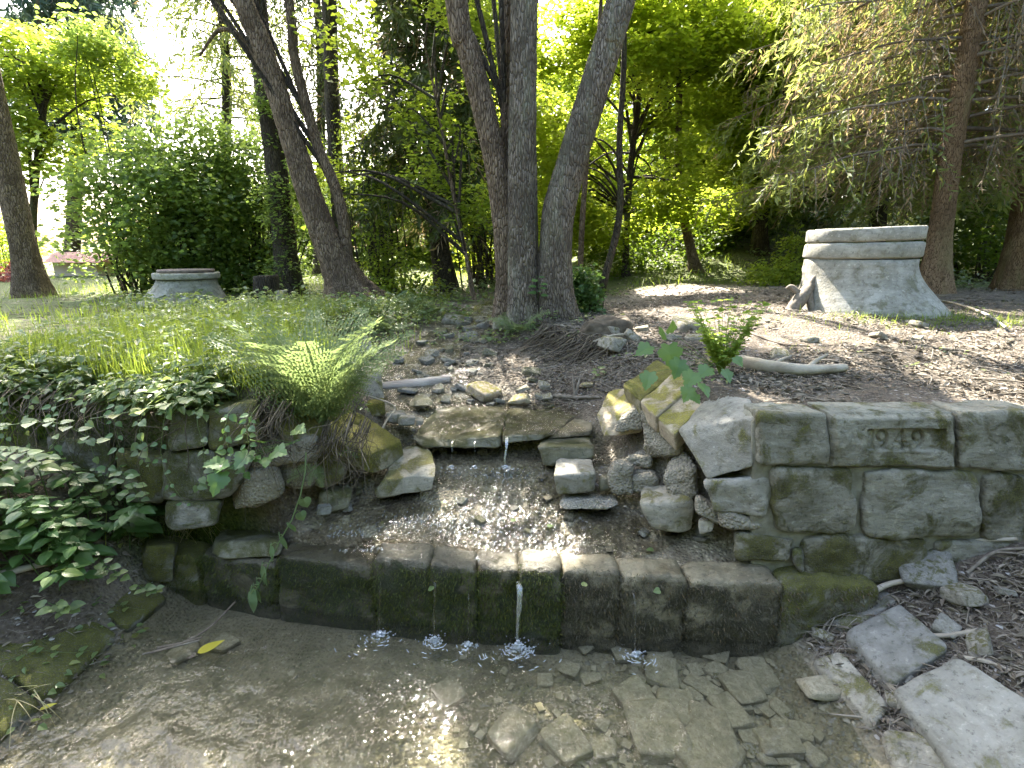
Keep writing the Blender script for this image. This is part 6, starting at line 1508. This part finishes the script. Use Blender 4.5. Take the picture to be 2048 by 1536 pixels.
# creeping stems on the flagstones
for lab, pts in (('thin creeper with paired leaves across the dark green flagstone', [(90, 1180), (165, 1196), (215, 1208), (290, 1220)]), ('thin yellow creeper across the large mossy flagstone', [(0, 1330), (70, 1302), (140, 1306), (180, 1300)])):
    c = [np.array(PS(x, y, -1, .06)) for x, y in pts]; sp = spline(c, 20); lv = []
    for i in (4, 5, 9, 10, 15, 16):
        a = (1 if i % 2 else -1) * 1.2; d = np.array((math.cos(a), math.sin(a), .2)); lv.append((sp[i] + d * .006, d, (0, -.2, 1), .032, sp[i]))
    plant('creeper', lab, 'creeper', c[0], [c], me_heart, lv, 'cover', sr=.0014)
# brambles trailing over the edge of the left bank
for j, pts in enumerate((((-40, 860, 2.2), (60, 845, 2.15), (130, 850, 2.1), (200, 890, 2.06)), ((180, 838, 2.3), (280, 820, 2.25), (370, 800, 2.25), (430, 770, 2.4)), ((-20, 900, 2.1), (40, 905, 2.05), (85, 930, 2.0)), ((170, 840, 2.3), (178, 880, 2.15), (165, 930, 2.12)))):
    c = [np.array(P(*q)) for q in pts]; sp = spline(c, 24); lv = []
    if j < 3:
        for i in range(2, 24, 2):
            a = (1 if i % 4 else -1) * 1.1; d = np.array((math.cos(a), math.sin(a) * .7 - .3, .1)); lv.append((sp[i] + d * .012, d, (rng.normal() * .2, -.4, 1), rng.uniform(.04, .065), sp[i]))
        plant('bramble', ('bramble runner hanging over the left bank edge at the far left', 'bramble runner along the top of the ruined wall', 'low bramble runner nearest the left border')[j], 'bramble', c[0], [c], me_heart, lv, 'cover', sr=.0022)
# leafy creepers hanging down over the ruined wall
for j, (px, ln) in enumerate(((70, .42), (120, .30), (175, .50), (235, .38), (290, .30), (335, .46), (395, .34), (455, .26), (20, .36), (500, .22))):
    a, b_, c_ = ray(px, 840); t = (0.97 - CAM_Z) / c_; x0 = a * t; y0 = float(yweir(x0)) + .02; x0 = a * (y0 / b_)
    c = [np.array((x0, y0 + .10, .99)), np.array((x0 + .01, y0 - .02, .96)), np.array((x0 + rng.normal() * .04, y0 - .05, .96 - ln * .55)), np.array((x0 + rng.normal() * .07, y0 - .03, .96 - ln))]
    sp = spline(c, 22); lv = []
    for i in range(5, 22, 2):
        for sg in (-1, 1):
            if rng.uniform() < .25: continue
            d = np.array((sg * .8 + rng.normal() * .3, -.5, -.3 + rng.normal() * .3)); lv.append((sp[i] + d * .012, d, (rng.normal() * .3, -.7, .7), rng.uniform(.022, .05), sp[i]))
    plant('creeper', 'leafy creeper trailing down the face of the ruined wall', 'creeper', c[0], [c], (me_heart, me_nettle)[j % 2], lv, 'cover', 'creepers trailing over the ruined wall', sr=.0016)
# ferns
def frond_mesh(L=1.0, npin=22, seed=0):
    r = np.random.default_rng(seed); bag = Bag()
    u = np.linspace(0, 1, 24); curve = np.stack([u * L * .93, 0 * u, 0.02 + 0.10 * u - .42 * u ** 2.4], -1) * (1, 1, L)
    bag.tube(curve, np.linspace(.006, .0015, 24), seg=4, cap=False)
    P_, D_, N_, L_ = [], [], [], []
    for k in range(npin):
        t = .14 + .85 * k / (npin - 1); c = np.array([np.interp(t, u, curve[:, j]) for j in range(3)])
        tg = unit(np.array([np.interp(min(1, t + .04), u, curve[:, j]) for j in range(3)]) - c)
        pl = .24 * math.sin(math.pi * min(1, (t - .02) ** .75 * .98)) ** .8 + .015
        for sgn in (-1, 1):
            d = unit(np.array((.35, sgn * 1.0, -.10 + .15 * r.normal())) ); n = unit(np.cross(tg, d) * sgn)
            m = max(4, int(pl / .027))
            for q in range(m):
                s = (q + .5) / m; base = c + d * pl * s + np.array((0, 0, -.08)) * pl * s * s; w = .034 * (1 - s * .75) + .004
                for sg2 in (-1, 1):
                    P_.append(base); D_.append(unit(tg * sg2 + d * .45)); N_.append(np.array((0, 0, 1.0)) + r.normal(size=3) * .15); L_.append(w)
    P_, D_, N_, L_ = map(np.array, (P_, D_, N_, L_))
    bag.add(*leaf4(P_, D_, N_, L_ * 1.1, L_ * .75, .1))
    V, F = bag.out(); return make_mesh('frond', V, F, M['fern'], False)
FR = [frond_mesh(1, 22, s) for s in (1, 2, 3)]
def fern(label, foot, n, L, up=(.9, 1.6), spread=(0, 6.28), face=.9):
    r = thing('fern', label, 'fern', foot)
    for k in range(n):
        a = spread[0] + (spread[1] - spread[0]) * (k + rng.uniform(0, .8)) / n; q = rng.uniform(*up)
        d = np.array((math.cos(a), math.sin(a), q)); nn = np.array((-math.cos(a) * q * .7, -math.sin(a) * q * .7 - face, 1))
        s = L * rng.uniform(.75, 1.1)
        inst('frond', FR[k % 3], frame_matrix(np.array(foot) + (math.cos(a) * .02, math.sin(a) * .02, 0), d, nn, s), r)
    return r
ff = np.array(P(650, 858, 2.55))
fern('big light green fern growing over the mossy coping slabs', ff, 17, .74, (1.4, 4.2))
fern('second fern behind the big one with fronds over the bank', np.array(P(590, 800, 2.85)), 13, .48, (.6, 1.6))
fern('young fern frond cluster hanging below the big fern', np.array(P(635, 925, 2.36)), 3, .15, (-.6, -.1), (3.6, 5.6))
fern('small fern at the foot of the trio of trunks', GP(1040, 668), 7, .42, (.6, 1.5))
fern('little pale fern on the left stream bank', GP(775, 665), 6, .30, (.5, 1.2))

# leaves floating or lying on wet stone
for px, py, s, lab, z in ((395, 1306, .11, 'long yellow leaf floating by the trailing twig', None), (80, 1418, .05, 'yellow-green leaf on the water at the lower left corner', None), (172, 1318, .035, 'small yellow leaf on the edge of the large mossy flagstone', None)):
    p = np.array(PZ(px, py, .012)); a = rng.uniform(.5, 1.0)
    tag(inst('leaf', me_yellow, frame_matrix(p, (math.cos(a), math.sin(a), 0.02), (0, 0, 1), s, s * .7)), lab, 'leaf')
for px, py in ((1313, 1180), (1165, 1172), (1320, 1140), (1305, 1108), (1095, 1060), (1250, 950), (885, 1010), (970, 1100), (1000, 1155), (867, 1180), (1022, 1050), (1135, 985), (1365, 1155), (1240, 955)):
    p = GP(px, py); a = rng.uniform(0, 6.28); p[2] += .022
    if py > 1165: p = np.array(on_weir(px, 0)) ; p[1] -= .03; p[2] = np.array(P(px, py, p[1]))[2]
    o = inst('leaf', me_heart, frame_matrix(p, (math.cos(a), math.sin(a), .1), (0, -.9 if py > 1165 else -.1, 1), .034))
    tag(o, 'small fallen green leaf on the wet stones', 'leaf', 'fallen leaves on the wet stones')

# ------------------------------------------------------------------ falling water
def trickle(label, px, z_top, Y, w, z_bot, spl, seed, name='trickle'):
    r = np.random.default_rng(seed)
    x = on_weir(px, 0)[0] if Y is None else P(px, 900, Y)[0]
    y = float(yweir(x)) - 0.06 if Y is None else Y
    n = 26; t = np.linspace(0, 1, n)
    path = np.stack([x + .0012 * np.sin(t * 9 + seed) + (.006 * np.sin(t * 5 + 1) if w > .008 else 0), y + .03 - .10 * np.sqrt(t), z_top + (z_bot - z_top) * t ** 1.15], -1)
    seg = 14; th = np.linspace(0, 2 * math.pi, seg, endpoint=False)
    ww = w * (1 - .6 * t ** .6) * (1 + (.35 if w > .008 else 0) * fbm(np.stack([t * 9, 0 * t, 0 * t + seed], -1), 3, seed))
    V = path[:, None] + np.stack([np.cos(th)[None] * ww[:, None], np.sin(th)[None] * ww[:, None] * .4, 0 * th[None] + 0 * ww[:, None]], -1)
    V = V + (.003 if w > .008 else .0005) * fbm(V * (90, 90, 30), 2, seed)[..., None]
    i = np.arange(n * seg).reshape(n, seg); j = np.roll(i, -1, 1)
    F = np.stack([i[:-1], j[:-1], j[1:], i[1:]], -1).reshape(-1, 4)
    o = obj(name, V.reshape(-1, 3), F, M['jet' if w > .008 else 'film'], base=(x, y, z_bot)); tag(o, label, 'waterfall')
    if spl:
        b = Bag(); e = path[-1] + (0, -.012, 0); V0, F0 = cube_grid(3); U0 = unit(V0)
        for _ in range(int(170 * spl)):          # churned foam, thinning outwards
            a = r.uniform(0, 6.28); rad = r.exponential(.020) * spl; h = r.uniform(-.002, .034) * math.exp(-rad / .022) * spl
            q = e + np.array((math.cos(a) * rad * 1.25, math.sin(a) * rad * .8, h)); sc = r.uniform(.0018, .0060) * math.exp(-rad / .09)
            b.add(U0 * sc * np.array((r.uniform(.7, 1.8), r.uniform(.7, 1.5), r.uniform(.35, .9))) + .0012 * r.normal(size=U0.shape) + q, F0)
        for _ in range(int(26 * spl)):           # bubbles and streaks carried away on the surface
            a = r.uniform(3.3, 6.1); rad = .02 + r.exponential(.045) * spl; q = e + np.array((math.cos(a) * rad * 1.5, math.sin(a) * rad, .002))
            t = a + 1.57; l = r.uniform(.004, .018); d = np.array((math.cos(t), math.sin(t), 0)); nn = np.array((-d[1], d[0], 0))
            b.add(np.outer(U0[:, 0], d) * l + np.outer(U0[:, 1], nn) * .0022 + np.outer(U0[:, 2], (0, 0, 1)) * .0015 + q, F0)
        so = b.obj('splash', M['foam'], o); so['kind'] = 'stuff'
trickle('main jet of water falling from the middle of the weir', 1037, .262, None, .014, .0, 1.5, 3)
trickle('faint trickle and splash at the left of the weir', 765, .22, None, .004, .0, .8, 4)
trickle('trickle with a foamy splash left of the main jet', 872, .25, None, .006, .0, .9, 5)
trickle('thin curling trickle just left of the main jet', 938, .20, None, .004, .0, .5, 6)
trickle('thin trickle over the tan stones right of the main jet', 1267, .24, None, .005, .0, .8, 7)
trickle('thread of water close right of the main jet', 1062, .22, None, .0025, .02, 0, 8)
trickle('little fall between the two upper slabs', 1012, .610, 2.80, .010, .46, .5, 9)
trickle('narrow fall at the left of the upper slab lip', 905, .59, 2.79, .005, .47, .3, 10)
trickle('narrow fall in the dark hollow of the upper slab', 950, .59, 2.79, .004, .47, .2, 11)

# white flecks for broken water, its sparkle put into their colour
def broken_water_sparkle(n, cx_, cy_, sx, sy, seed):
    r = np.random.default_rng(seed); x = cx_ + r.normal(size=n) * sx; y = cy_ + r.normal(size=n) * sy
    k = (y > yweir(x) + .02); x, y = x[k], y[k]
    return np.stack([x, y, film_z(x, y) + .003], -1)
b = Bag()
V0, F0 = cube_grid(2); U0 = unit(V0)
for n, a, c, sx, sy, sd in ((260, -.42, 2.33, .17, .05, 1), (200, -.02, 2.28, .16, .06, 2), (90, -.12, 2.42, .08, .05, 3), (150, -.02, 2.70, .09, .03, 4), (80, -.30, 2.70, .10, .02, 8), (90, -.75, 2.26, .14, .03, 5), (110, -.55, 2.10, .3, .012, 6), (110, -.15, 2.06, .12, .015, 7)):
    for q in broken_water_sparkle(n, a, c, sx, sy, sd):
        s = rng.uniform(.0009, .0024); b.add(U0 * (s * rng.uniform(.8, 2), s * rng.uniform(2.5, 9), s * .5) + q, F0)
tag(b.obj('broken_water_sparkle', M['fleck']), 'white flecks painted for broken water and its sparkle on the apron', kind='stuff')
